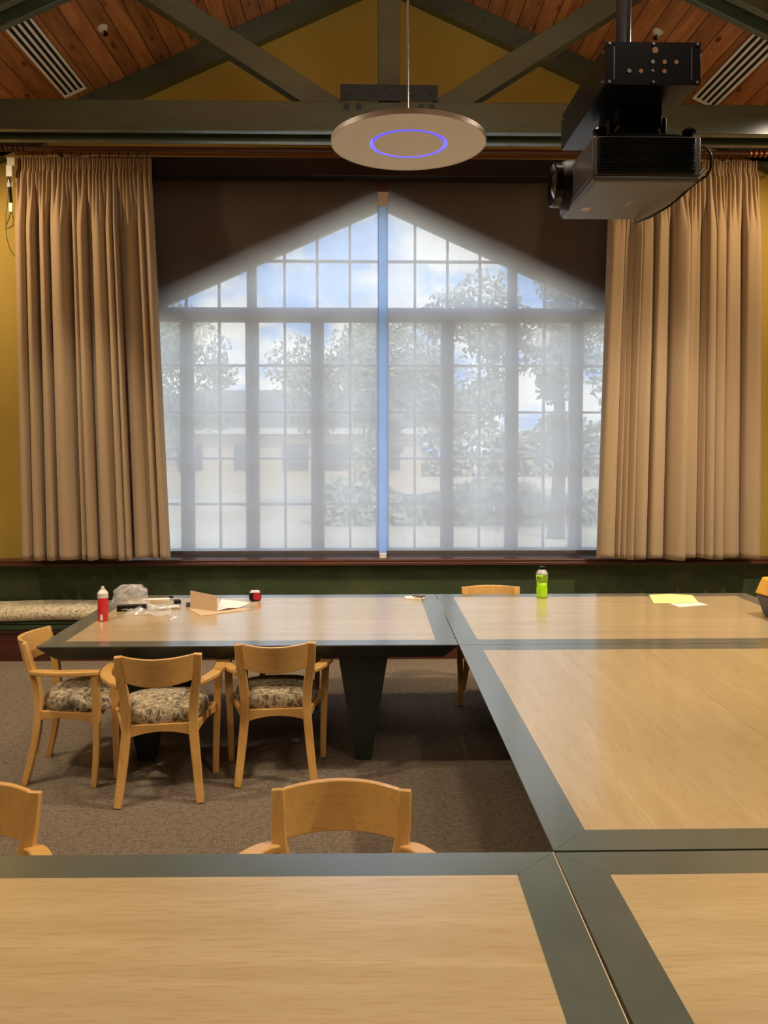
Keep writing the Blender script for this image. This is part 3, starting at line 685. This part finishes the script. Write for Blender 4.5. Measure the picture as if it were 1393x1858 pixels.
# ------------------------------------------------------------------ projector on its pole
F = FPX/1400
pj = empty('projector', (1.03, 3.22, 2.80)); tag(pj, 'large black and grey ceiling projector with lens pointing left', 'projector')
def PB(mb, name, mt, parent=None, **k):
    mb.v = [(a-1.03, b-3.22, c-2.80) for a, b, c in mb.v]; return mb.build(name, mt, parent or pj, **k)
PX0, PX1, PY0, PY1, PZ0, PZ1 = .82, 1.215, 2.97, 3.49, 2.81, 2.975
m = MB(); m.hexa([(PX0+.012, PY0+.008, PZ0), (PX1-.012, PY0+.008, PZ0), (PX1-.012, PY1-.012, PZ0), (PX0+.012, PY1-.012, PZ0)],
                 [(PX0, PY0, PZ0+.02), (PX1, PY0, PZ0+.02), (PX1, PY1, PZ0+.02), (PX0, PY1, PZ0+.02)])
m.box((PX0, PY0+.006, PZ0+.02), (PX1, PY1, PZ1)); PB(m, 'body', M['projector_body'], bevel=.008, seg=3)
m = MB(); m.box((PX0+.018, PY0-.004, PZ0+.034), (PX1-.022, PY0+.012, PZ1-.008)); gr = PB(m, 'vent_panel', M['grill'], bevel=.003)
m = MB()
for k in range(15):
    z = PZ0+.040 + k*.0080; m.box((PX0+.024, PY0-.009, z), (PX1-.028, PY0-.003, z+.0032))
for x in (1.005, 1.022): m.box((x, PY0-.0095, PZ0+.036), (x+.003, PY0-.003, PZ0+.12))
m.v = [(a-1.03, b-3.22, c-2.80) for a, b, c in m.v]; m.build('louvres', M['grill'], gr, bevel=.001, seg=1)
m = MB(); LC = (PX0, 3.36, 2.915)
def xl(prof): return None
def lathe_x(mb, prof, c, seg=36, mi=0):
    vs = []
    for r_, x in prof: vs += [(c[0]+x, c[1]+r_*math.cos(2*math.pi*k/seg), c[2]+r_*math.sin(2*math.pi*k/seg)) for k in range(seg)]
    n = len(prof); mb.add(vs, [(a*seg+k, a*seg+(k+1) % seg, (a+1)*seg+(k+1) % seg, (a+1)*seg+k) for a in range(n-1) for k in range(seg)] + [tuple(range(seg))[::-1], tuple((n-1)*seg+k for k in range(seg))], mi)
lathe_x(m, [(.10, .02), (.096, -.015), (.088, -.03), (.084, -.034)], LC); hs = PB(m, 'lens_housing', M['black_matte'], smooth=True, auto=40)
m = MB(); lathe_x(m, [(.086, -.03), (.088, -.058), (.080, -.062), (.070, -.056), (.058, -.038), (.05, -.036)], LC); PB(m, 'lens_barrel', M['black_metal'], smooth=True, auto=40)
m = MB(); lathe_x(m, [(.064, -.040), (.055, -.050), (.035, -.058), (.01, -.061)], LC); PB(m, 'lens', M['lens'], smooth=True)
# label marks on the underside
m = MB(); z = PZ0-.0006
tx = bpy.data.curves.new('label_mark', 'FONT')
M['mark'] = mat('mark', (.62,.58,.56), .4); M['mark_dim'] = mat('mark_dim', (.16,.15,.15), .4)
for k, (dy, w_) in enumerate(((0, .014), (.014, .012), (.027, .011), (.039, .012), (.052, .011), (.064, .013))):
    y = 3.20 + dy; m.box((1.030, y, z), (1.033, y+.008, z+.001)); m.box((1.030+w_, y, z), (1.033+w_, y+.008, z+.001)); m.box((1.032, y+.002, z), (1.030+w_, y+.005, z+.001))
PB(m, 'label', M['mark'])
m = MB(); m.box((.872, 3.30, z), (.905, 3.345, z+.001)); PB(m, 'sticker', M['tool_label'])
m = MB(); m.box((1.11, 3.16, z), (1.122, 3.27, z+.001)); PB(m, 'label', M['mark_dim'])
m = MB()
for x, y in ((PX0+.03, PY0+.03), (PX1-.035, PY0+.03), (PX1-.035, PY1-.05), (PX0+.03, PY1-.05)):
    m.lathe([(.012, 0), (.012, .012), (.024, .014), (.026, .026), (.018, .036), (.008, .04)], 12, (x, y, PZ1))
    PB(m, 'mounting_knob', M['black_metal'], smooth=True, auto=40); m = MB()
m = MB(); m.tube(curve([(PX1, PY0+.05, 2.945), (PX1+.03, PY0+.05, 2.95), (PX1+.055, PY0+.05, 2.92), (PX1+.05, PY0+.06, 2.86), (PX1+.01, PY0+.1, 2.83), (PX1-.03, PY0+.2, 2.79), (PX1-.06, PY0+.33, 2.78), (PX1-.07, PY1, 2.80)], 40), .0045, 8); PB(m, 'cable', M['black_matte'], smooth=True)
m = MB(); m.cyl((PX1+.04, PY0+.06, 2.875), (PX1+.018, PY0+.08, 2.845), .009, 10); PB(m, 'cable_plug', M['chrome']); m = MB(); m.cyl((PX1+.01, PY0+.055, 2.95), (PX1-.01, PY0+.05, 2.945), .009, 10); PB(m, 'cable_plug', M['chrome'])

mt = empty('projector_mount', (1.03, 3.2, 3.19)); tag(mt, 'black steel ceiling box and pole that carry the projector', 'projector mount')
def QB(mb, name, mtl, **k):
    mb.v = [(a-1.03, b-3.2, c-3.19) for a, b, c in mb.v]; return mb.build(name, mtl, mt, **k)
BX0, BX1, BY0, BY1, BZ0, BZ1 = .828, 1.158, 2.86, 3.50, 3.106, 3.248
m = MB(); t_ = .004
m.box((BX0, BY0, BZ0), (BX1, BY1, BZ0+t_)); m.box((BX0, BY0, BZ1-t_), (BX1, BY1, BZ1)); m.box((BX0, BY0, BZ0), (BX0+t_, BY1, BZ1)); m.box((BX1-t_, BY0, BZ0), (BX1, BY1, BZ1)); m.box((BX0, BY1-t_, BZ0), (BX1, BY1, BZ1))
QB(m, 'housing', M['black_metal'], bevel=.0015)
m = MB(); m.box((BX0-.002, BY0-.006, BZ0-.002), (BX1+.002, BY0, BZ1+.002)); QB(m, 'end_plate', M['black_metal'], bevel=.001)
m = MB()
for x in (BX0+.012, (BX0+BX1)/2, BX1-.012):
    for z in (BZ1-.006, BZ0+.006): m = MB(); m.cyl((x, BY0-.006, z), (x, BY0-.012, z), .005, 10); QB(m, 'screw', M['chrome'])
for y in (BY0+.02, BY1-.03):
    for z in (BZ1-.02, BZ0+.02): m = MB(); m.cyl((BX0, y, z), (BX0-.006, y, z), .005, 10); QB(m, 'screw', M['chrome'])
M['hole_copper'] = mat('hole_copper', (.30,.17,.10), .4, .5)
m = MB()
for x, z, r_ in ((1.000, 3.222, .011), (1.033, 3.182, .0075), (1.074, 3.182, .0075), (1.033, 3.150, .0075), (.951, 3.150, .0075)):
    m = MB(); m.cyl((x, BY0-.0055, z), (x, BY0-.0075, z), r_, 16); QB(m, 'knockout', M['hole_copper'])
m = MB()
for x, z, r_ in ((.91, 3.150, .0075), (.992, 3.182, .007), (.992, 3.152, .005)):
    m = MB(); m.cyl((x, BY0-.0055, z), (x, BY0-.0085, z), r_, 16); QB(m, 'fitting', M['chrome'])
for x in (BX0+.028, BX1-.032):
    m = MB(); m.box((x, BY0-.0075, BZ0+.015), (x+.0025, BY0-.0055, BZ1-.015)); QB(m, 'slot', M['chrome'])
m = MB(); m.cyl((.972, 3.12, BZ1), (.972, 3.12, ceil_z(.972)), .0285, 24); m.cyl((.972, 3.12, BZ1), (.972, 3.12, BZ1+.03), .045, 24); QB(m, 'pole', M['pole'], smooth=True, auto=40)
m = MB(); m.box((.93, 3.03, 3.03), (1.09, 3.30, BZ0)); m.cyl((.90, 3.15, 3.06), (1.12, 3.15, 3.06), .022, 16); m.box((.88, 2.99, PZ1), (1.14, 3.36, PZ1+.014)); m.box((.90, 3.05, PZ1+.014), (.915, 3.28, 3.07)); m.box((1.10, 3.05, PZ1+.014), (1.115, 3.28, 3.07))
QB(m, 'yoke', M['black_matte'], bevel=.004)
m = MB(); m.box((.845, 3.0, PZ1+.004), (1.19, 3.03, PZ1+.012)); QB(m, 'cross_arm', M['black_matte']); m = MB(); m.box((.845, 3.38, PZ1+.004), (1.19, 3.41, PZ1+.012)); QB(m, 'cross_arm', M['black_matte'])
m = MB(); m.cyl((.915, 3.05, PZ1+.02), (.93, 3.03, 3.03), .007, 8); QB(m, 'adjuster_rod', M['chrome']); m = MB(); m.cyl((1.085, 3.04, PZ1+.02), (1.075, 3.03, 3.02), .007, 8); QB(m, 'adjuster_rod', M['chrome'])

# ------------------------------------------------------------------ things on the far tables
def at(x, y): return (x, y, TH)
sc = empty('spray_can', at(-1.668, 5.165)); tag(sc, 'red spray can with white cap and nozzle at left corner of the littered table', 'spray can')
m = MB(); m.lathe([(.030, 0), (.0325, .004), (.0325, .145), (.031, .150)], 28); cn = m.build('can', M['red_can'], sc, smooth=True, auto=40)
m = MB(); m.lathe([(.0328, .148), (.0328, .172), (.034, .174), (.030, .182), (.018, .196), (.0165, .198)], 28); m.build('cap', M['off_white'], sc, smooth=True, auto=40)
m = MB(); m.lathe([(.013, .196), (.012, .208), (.009, .210), (.0085, .218), (.004, .221)], 20); m.build('nozzle', M['cream_plastic'], sc, smooth=True, auto=40)
m = MB(); 
for i in range(6):
    a0 = R(-105 + i*5); a1 = R(-105 + (i+1)*5); r_ = .0329
    m.add([(r_*math.cos(a0), r_*math.sin(a0), .008), (r_*math.cos(a1), r_*math.sin(a1), .008), (r_*math.cos(a1), r_*math.sin(a1), .045), (r_*math.cos(a0), r_*math.sin(a0), .045)], [(0, 1, 2, 3)])
m.build('label', M['off_white'], sc)
bt = empty('drink_bottle', at(1.276, 5.885)); tag(bt, 'clear plastic bottle of bright green drink standing on the far right table', 'bottle')
m = MB(); pf = [(.030, 0), (.039, .004), (.041, .018), (.039, .030), (.041, .042), (.040, .075), (.0375, .085), (.0375, .115)]; m.lathe(pf, 32); m.build('drink', M['drink'], bt, smooth=True)
m = MB(); m.lathe([(.0375, .115), (.0385, .122), (.042, .128), (.042, .168)], 32); m.build('drink_label_zone', M['drink'], bt, smooth=True)
m = MB(); seg = 32
for a, b, z0, z1 in ((-160, -100, .132, .160), (-95, -30, .130, .168), (-140, -40, .119, .127)):
    n = 10
    for i in range(n):
        a0 = R(a+(b-a)*i/n); a1 = R(a+(b-a)*(i+1)/n); r_ = .0428
        m.add([(r_*math.cos(a0), r_*math.sin(a0), z0), (r_*math.cos(a1), r_*math.sin(a1), z0), (r_*math.cos(a1), r_*math.sin(a1), z1), (r_*math.cos(a0), r_*math.sin(a0), z1)], [(0, 1, 2, 3)])
m.build('label', M['bottle_label'], bt)
m = MB(); m.lathe([(.0422, .168), (.041, .178), (.034, .193), (.022, .203), (.0175, .206)], 32); m.build('shoulder', M['bottle_clear'], bt, smooth=True)
m = MB(); m.lathe([(.0195, .204), (.0205, .208), (.0205, .222), (.019, .226)], 24); m.build('cap', M['black_metal'], bt, smooth=True, auto=40)

def sheet(name, pts, mtl, label, cat, z=.002, th=.001, group=None, curl=None):
    cx = sum(p[0] for p in pts)/len(pts); cy = sum(p[1] for p in pts)/len(pts); m = MB()
    m.prism([(p[0]-cx, p[1]-cy, (p[2] if len(p) > 2 else 0)) for p in pts], (0, 0, th)); o = m.build(name, mtl); o.location = (cx, cy, TH+z); return tag(o, label, cat, group)
sheet('paper_sheet', [(2.14, 5.505), (2.372, 5.58), (2.30, 5.80), (2.10, 5.74)], M['paper_white'], 'white sheet of paper partly under the yellow sheet on the far right table', 'paper', .001)
sheet('paper_sheet', [(2.005, 5.62), (2.175, 5.635), (2.335, 5.66), (2.40, 5.93), (2.25, 5.985), (2.085, 5.95)], M['paper_yellow'], 'yellow sheet of paper lying on the far right table', 'paper', .003, .0012)

def blob_film(name, c, rx, ry, h, seed, label):
    rnd = random.Random(seed); m = MB(); nu, nv = 36, 14; vs = []
    for j in range(nv+1):
        t = j/nv*math.pi/2
        for i in range(nu):
            a = 2*math.pi*i/nu; k = 1 + .22*noise.noise(Vector((math.cos(a)*2+seed, math.sin(a)*2, t*2))) + .10*noise.noise(Vector((math.cos(a)*6, math.sin(a)*6+seed, t*5)))
            vs.append((rx*math.cos(a)*math.cos(t)**.6*k, ry*math.sin(a)*math.cos(t)**.6*k, max(.001, h*math.sin(t)*k)))
    m.add(vs, [(j*nu+i, j*nu+(i+1) % nu, (j+1)*nu+(i+1) % nu, (j+1)*nu+i) for j in range(nv) for i in range(nu)])
    o = m.build(name, M['film'], smooth=False); o.location = c; return tag(o, label, 'plastic bag')
bag = blob_film('plastic_bag', at(-1.64, 5.66), .125, .11, .135, 5, 'crumpled clear plastic bag standing behind the red spray can')
m = MB(); pts = [(-1.62, 5.36), (-1.45, 5.28), (-1.30, 5.36), (-1.36, 5.50), (-1.44, 5.58), (-1.60, 5.55)]; nn = 14; vs = []
for j in range(nn+1):
    for i in range(nn+1):
        u, v_ = i/nn, j/nn; x = -1.60 + .28*u + .03*math.sin(v_*4); y = 5.30 + .26*v_ + .03*math.sin(u*5); vs.append((x+1.45, y-5.42, .003 + .05*max(0, noise.noise(Vector((u*5, v_*5, 2)))) + .05*v_*v_*(1-u)))
m.add(vs, [(j*(nn+1)+i, j*(nn+1)+i+1, (j+1)*(nn+1)+i+1, (j+1)*(nn+1)+i) for j in range(nn) for i in range(nn)])
o = m.build('plastic_wrap', M['film']); o.location = at(-1.45, 5.42); tag(o, 'flat piece of clear plastic wrap lying in front of the black box', 'plastic wrap')
def boxthing(name, c, size, rz, mtl, label, cat, bevel=.002, parts=()):
    m = MB(); a, b, h = size[0]/2, size[1]/2, size[2]; m.box((-a, -b, 0), (a, b, h)); o = m.build(name, mtl, bevel=bevel); o.location = (c[0], c[1], TH+(c[2] if len(c) > 2 else 0)); o.rotation_euler = (0, 0, R(rz)); return tag(o, label, cat)
bb = boxthing('black_box', (-1.575, 5.475), (.19, .05, .040), 8, M['black_metal'], 'slim black packaging box half under the clear plastic bag', 'box')
m = MB()
for k in range(9): m.box((-.06+k*.012, -.0256, .010+.002*(k % 2)), (-.052+k*.012, -.0252, .015+.002*(k % 3)))
m.build('lettering', M['mark'], bb)
boxthing('instruction_booklet', (-1.40, 5.56), (.20, .17, .012), 18, M['paper_grey'], 'grey-green booklet lying right of the plastic bag', 'booklet')
boxthing('folded_leaflet', (-1.335, 5.50, .012), (.14, .035, .010), 32, M['paper_white'], 'folded white leaflet lying on the grey-green booklet', 'leaflet')
boxthing('battery_pack', (-1.315, 5.66, .013), (.045, .06, .022), 20, M['black_matte'], 'small black block at the far end of the grey-green booklet', 'small block')
boxthing('paper_strip', (-1.51, 5.86), (.19, .05, .006), 6, M['paper_white'], 'narrow white card strip at back edge of the table, behind the booklet', 'card strip')
boxthing('small_clip', (-1.415, 5.90, .006), (.03, .02, .012), 0, M['black_matte'], 'tiny black clip on the narrow white card strip', 'clip')
boxthing('paper_scrap', (-1.22, 5.84), (.08, .03, .004), 4, M['paper_white'], 'small white scrap on the table left of the upright cardboard', 'scrap')
o = sheet('cardboard_sheet', [(-1.21, 5.52), (-1.075, 5.285), (-.78, 5.47), (-.90, 5.60)], M['card'], 'flat sheet of tan cardboard under the folded card', 'cardboard', .0005, .003)
fc = empty('folded_card', (-1.03, 5.50, TH+.004)); tag(fc, 'folded cardboard standing up with its white flap lying to the right', 'folded card')
m = MB(); m.prism([(-.17, .04, 0), (.03, -.075, 0), (.03, -.065, .10), (-.17, .05, .115)], (.002, .004, 0)); m.build('upright_panel', M['card'], fc)
m = MB(); m.add([(.03, -.075, .001), (.10, -.04, .014), (.16, .02, .002), (.23, .07, .026), (.14, .12, .03), (.03, .10, .045)], [(0, 1, 5), (1, 2, 5), (2, 4, 5), (2, 3, 4)]); m.build('flap', M['paper_white'], fc, solid=.0015)
boxthing('small_connector', (-1.225, 5.60), (.03, .035, .03), 10, M['tool_grey'], 'small dark connector by the left foot of the upright cardboard', 'connector')
m = MB(); m.tube([(-1.25, 5.58, 0.004), (-1.30, 5.52, .004), (-1.33, 5.44, .004)], .003, 6); o = m.build('clear_tube', M['film']); o.location = (0, 0, TH); tag(o, 'short clear plastic tube beside the small dark connector', 'tube')
tm = empty('tape_measure', at(-.795, 5.80), R(12)); tag(tm, 'black and red tape measure with grey top near the back edge', 'tape measure')
def rr(w, h, r_, n=5):
    out = []
    for cx, cz, a0 in ((w-r_, h-r_, 0), (-w+r_, h-r_, 90), (-w+r_, -h+r_, 180), (w-r_, -h+r_, 270)):
        out += [(cx + r_*math.cos(R(a0+90*i/n)), cz + r_*math.sin(R(a0+90*i/n))) for i in range(n+1)]
    return out
m = MB(); m.prism([(x, -.02, z+.036) for x, z in rr(.042, .035, .022)], (0, .045, 0)); m.build('case', M['black_matte'], tm, bevel=.003)
m = MB(); m.prism([(x+.012, -.0235, z+.034) for x, z in rr(.026, .026, .018)], (0, .05, 0)); m.build('side_panel', M['tape_red'], tm)
m = MB(); m.prism([(-.04, -.021, .060), (.036, -.021, .058), (.030, -.021, .072), (-.025, -.021, .074)], (0, .047, 0)); m.build('top_grip', M['off_white'], tm, bevel=.003)
m = MB(); m.tube([(-.13, -.06, .004), (-.09, -.03, .012), (-.04, -.07, .006), (.02, -.05, .004), (.04, -.03, .01)], [.002, .010, .014, .008, .003], 7); o = m.build('plastic_wrapper', M['film']); o.location = at(-.80, 5.72); tag(o, 'twisted clear plastic wrapper beneath the tape measure', 'wrapper')
m = MB(); m.tube([(-.03, .03, .004), (0, 0, .018), (.02, -.02, .005)], [.003, .010, .002], 6); m.tube([(-.01, -.02, .004), (.02, .01, .01)], .004, 6); o = m.build('plastic_scrap', M['film']); o.location = at(-1.24, 5.21); tag(o, 'small twisted clear plastic scrap in front of the booklet', 'scrap')
m = MB(); m.tube([(-.02, .02, .003), (0, 0, .01), (.02, -.01, .003)], [.002, .007, .002], 6); o = m.build('plastic_scrap', M['film']); o.location = at(-.53, 5.72); tag(o, 'tiny clear plastic scrap alone to the right of the tape measure', 'scrap')
kp = boxthing('small_box', (.345, 5.86), (.14, .08, .012), 5, M['paper_white'], 'thin white plastic packet near the back seam of the far tables', 'packet')
m = MB(); m.tube([(-.01, .01, .016), (.01, -.01, .024), (.03, .0, .016), (.06, -.005, .018), (.075, .01, .016)], .005, 6); m.tube([(-.0, -.03, .016), (.03, -.03, .018), (.06, -.035, .016)], .004, 6)
o = m.build('small_tool', M['dark_red_wood']); o.location = at(.345, 5.86); tag(o, 'small dark brown tool lying on the thin white packet', 'tool')

# tool case at the right edge
tcse = empty('tool_case', at(2.71, 5.10), R(8)); tag(tcse, 'black and yellow tool case on the far right table, cut off by the picture edge', 'tool case')
m = MB(); m.hexa([(-.11, -.09, .0), (.19, -.09, 0), (.19, .14, 0), (-.11, .14, 0)], [(-.15, -.12, .14), (.23, -.12, .14), (.23, .17, .14), (-.15, .17, .14)]); m.build('base', M['tool_grey'], tcse, bevel=.012, seg=3)
m = MB(); m.hexa([(-.155, -.125, .145), (.235, -.125, .145), (.235, .175, .145), (-.155, .175, .145)], [(-.12, -.10, .255), (.20, -.10, .255), (.20, .15, .255), (-.12, .15, .255)]); m.box((-.10, -.128, .165), (.19, -.10, .20)); m.build('lid', M['tool_yellow'], tcse, bevel=.012, seg=3)
m = MB(); m.tube(curve([(-.125, .02, .20), (-.13, .02, .26), (-.09, .02, .305), (.02, .02, .325), (.13, .02, .31), (.19, .02, .26)], 20), .016, 10); m.build('handle', M['black_matte'], tcse, smooth=True)
for x in (-.13, .17):
    m = MB(); m.box((x-.005, -.142, .10), (x+.035, -.12, .175)); m.build('latch', M['black_matte'], tcse, bevel=.004)
m = MB(); m.box((-.085, -.118, .055), (-.03, -.108, .095)); lb = m.build('label', M['tool_label'], tcse); lb.rotation_euler = (0, 0, 0)

# floor outlet plate
fo = empty('floor_outlet', (-.442, 5.05, 0)); tag(fo, 'small pale metal outlet plate set in the carpet under the far left table', 'floor outlet')
m = MB(); m.box((-.04, -.05, 0), (.04, .05, .004)); m.build('plate', M['tool_grey'], fo, bevel=.001)
m = MB(); m.cyl((0, 0, .004), (0, 0, .007), .026, 20); m.build('cover', M['chrome'], fo)

# ------------------------------------------------------------------ outside
def f_grass(t, b):
    n = noise_fac(t, coords(t), .5, 5, .6); t.links.new(ramp(t, n, [(.35, (.50,.43,.31)), (.65, (.66,.58,.43))]), b.inputs['Base Color'])
M['ground'] = mat('ground', rough=.9, build=f_grass)
def f_leaf(t, b):
    n = noise_fac(t, coords(t), 2.0, 4, .6); t.links.new(ramp(t, n, [(.35, (.26,.28,.20)), (.65, (.50,.53,.38))]), b.inputs['Base Color'])
M['leaf'] = mat('leaf', rough=.7, build=f_leaf); M['bark'] = mat('bark', (.08,.06,.045), .9)
M['stucco'] = mat('stucco', (.62,.50,.36), .8); M['roof'] = mat('roof', (.20,.19,.19), .8); M['dark_glass'] = mat('dark_glass', (.10,.11,.12), .2); M['fascia'] = mat('fascia', (.66,.66,.62), .6); M['hedge'] = mat('hedge', (.12,.13,.08), .9)
m = MB(); m.box((-90, 7.9, -.75), (90, 140, -.6)); st(m.build('floor', M['ground']))
def tree(x, y, h, r_, seed, n, label, squash=.9):
    rnd = random.Random(seed); e = empty('tree', (x, y, -.6)); tag(e, label, 'tree', 'trees outside the window')
    m = MB(); m.tube([(0, 0, 0), (.1, 0, h*.35), (0, .1, h*.7)], [h*.03, h*.02, h*.008], 8); m.build('trunk', M['bark'], e)
    m = MB(); clumps = []
    for k in range(26):
        a = rnd.uniform(0, 6.28); q = rnd.random()**.5; zz = rnd.uniform(-1, 1); rad = math.sqrt(max(0, 1-zz*zz))*q
        clumps.append((rad*math.cos(a)*r_, rad*math.sin(a)*r_, h*.62 + zz*h*.36*squash, r_*rnd.uniform(.18, .36)))
    for k in range(n):
        c = clumps[rnd.randrange(len(clumps))]; v_ = Vector((rnd.gauss(0, 1), rnd.gauss(0, 1), rnd.gauss(0, 1))).normalized()*(c[3]*rnd.random()**.4); p = Vector(c[:3]) + v_
        s_ = rnd.uniform(.06, .13); a = Vector((rnd.gauss(0, 1), rnd.gauss(0, 1), rnd.gauss(0, 1))).normalized(); b = a.orthogonal().normalized()
        m.add([p - a*s_, p + b*s_*.6, p + a*s_, p - b*s_*.6], [(0, 1, 2, 3)])
    m.build('foliage', M['leaf'], e)
tree(4.9, 21, 8.4, 2.9, 1, 15000, 'tall loose tree outside, dimly seen through right half of the shade')
tree(9.6, 27, 10.5, 3.6, 2, 15000, 'tall tree outside at the far right of the window')
tree(.2, 30, 6.9, 3.4, 3, 15000, 'medium tree outside near the centre of the window')
tree(-9.0, 34, 8.0, 3.6, 4, 15000, 'rounded tree outside at the left of the window')
bd = empty('house', (-5.2, 42, -.6)); tag(bd, 'low tan house with grey roof outside, faintly seen through the left shade', 'house')
m = MB(); m.box((-6, 0, 0), (8, 9, 3.0)); m.build('wall', M['stucco'], bd)
m = MB(); m.prism([(-6.6, -.6, 3.2), (8.6, -.6, 3.2), (7, 4.5, 5.4), (-5, 4.5, 5.4)], (0, .1, .1)); m.box((-6, .2, 3.0), (8, 9, 3.3)); m.build('roof', M['roof'], bd)
m = MB(); m.box((-6.6, -.7, 2.95), (8.6, -.6, 3.25)); m.build('fascia', M['fascia'], bd)
for x in (-4.5, -1.6, .9, 3.0, 5.6):
    m = MB(); m.box((x, -.05, 1.1), (x+1.3, .02, 2.4)); m.build('window', M['dark_glass'], bd)
for i, (x, y, w_, h) in enumerate(((-14, 30, 9, 1.5), (3.5, 25, 10, 1.1), (17, 30, 12, 2.4))):
    rnd = random.Random(i+20); m = MB()
    for k in range(3800):
        p = Vector((rnd.uniform(-w_/2, w_/2), rnd.uniform(-.8, .8), 0)); p.z = rnd.uniform(0, h*(1+.25*math.sin(p.x*1.3+i))); a = Vector((rnd.gauss(0, 1), rnd.gauss(0, 1), rnd.gauss(0, 1))).normalized(); b = a.orthogonal().normalized(); s_ = .2
        m.add([p - a*s_, p + b*s_*.6, p + a*s_, p - b*s_*.6], [(0, 1, 2, 3)])
    o = m.build('hedge', M['leaf']); o.location = (x, y, -.6)
    tag(o, ('low hedge outside at the left of the window', 'low hedge outside beneath the central trees', 'low hedge outside at the right of the window')[i], 'hedge', 'hedges outside')

rnd = random.Random(77); m = MB()
for k in range(14000):
    x = rnd.uniform(-45, 45); top = 5.0 + 1.3*math.sin(x*.35) + .9*math.sin(x*.9+1); p = Vector((x, rnd.uniform(-1.5, 1.5), rnd.uniform(0, top)))
    a = Vector((rnd.gauss(0, 1), rnd.gauss(0, 1), rnd.gauss(0, 1))).normalized(); b = a.orthogonal().normalized(); s_ = rnd.uniform(.25, .5)
    m.add([p - a*s_, p + b*s_*.6, p + a*s_, p - b*s_*.6], [(0, 1, 2, 3)])
o = m.build('treeline', M['leaf']); o.location = (0, 62, -.6); tag(o, 'distant belt of trees along the horizon outside the window', 'treeline', kind='stuff')
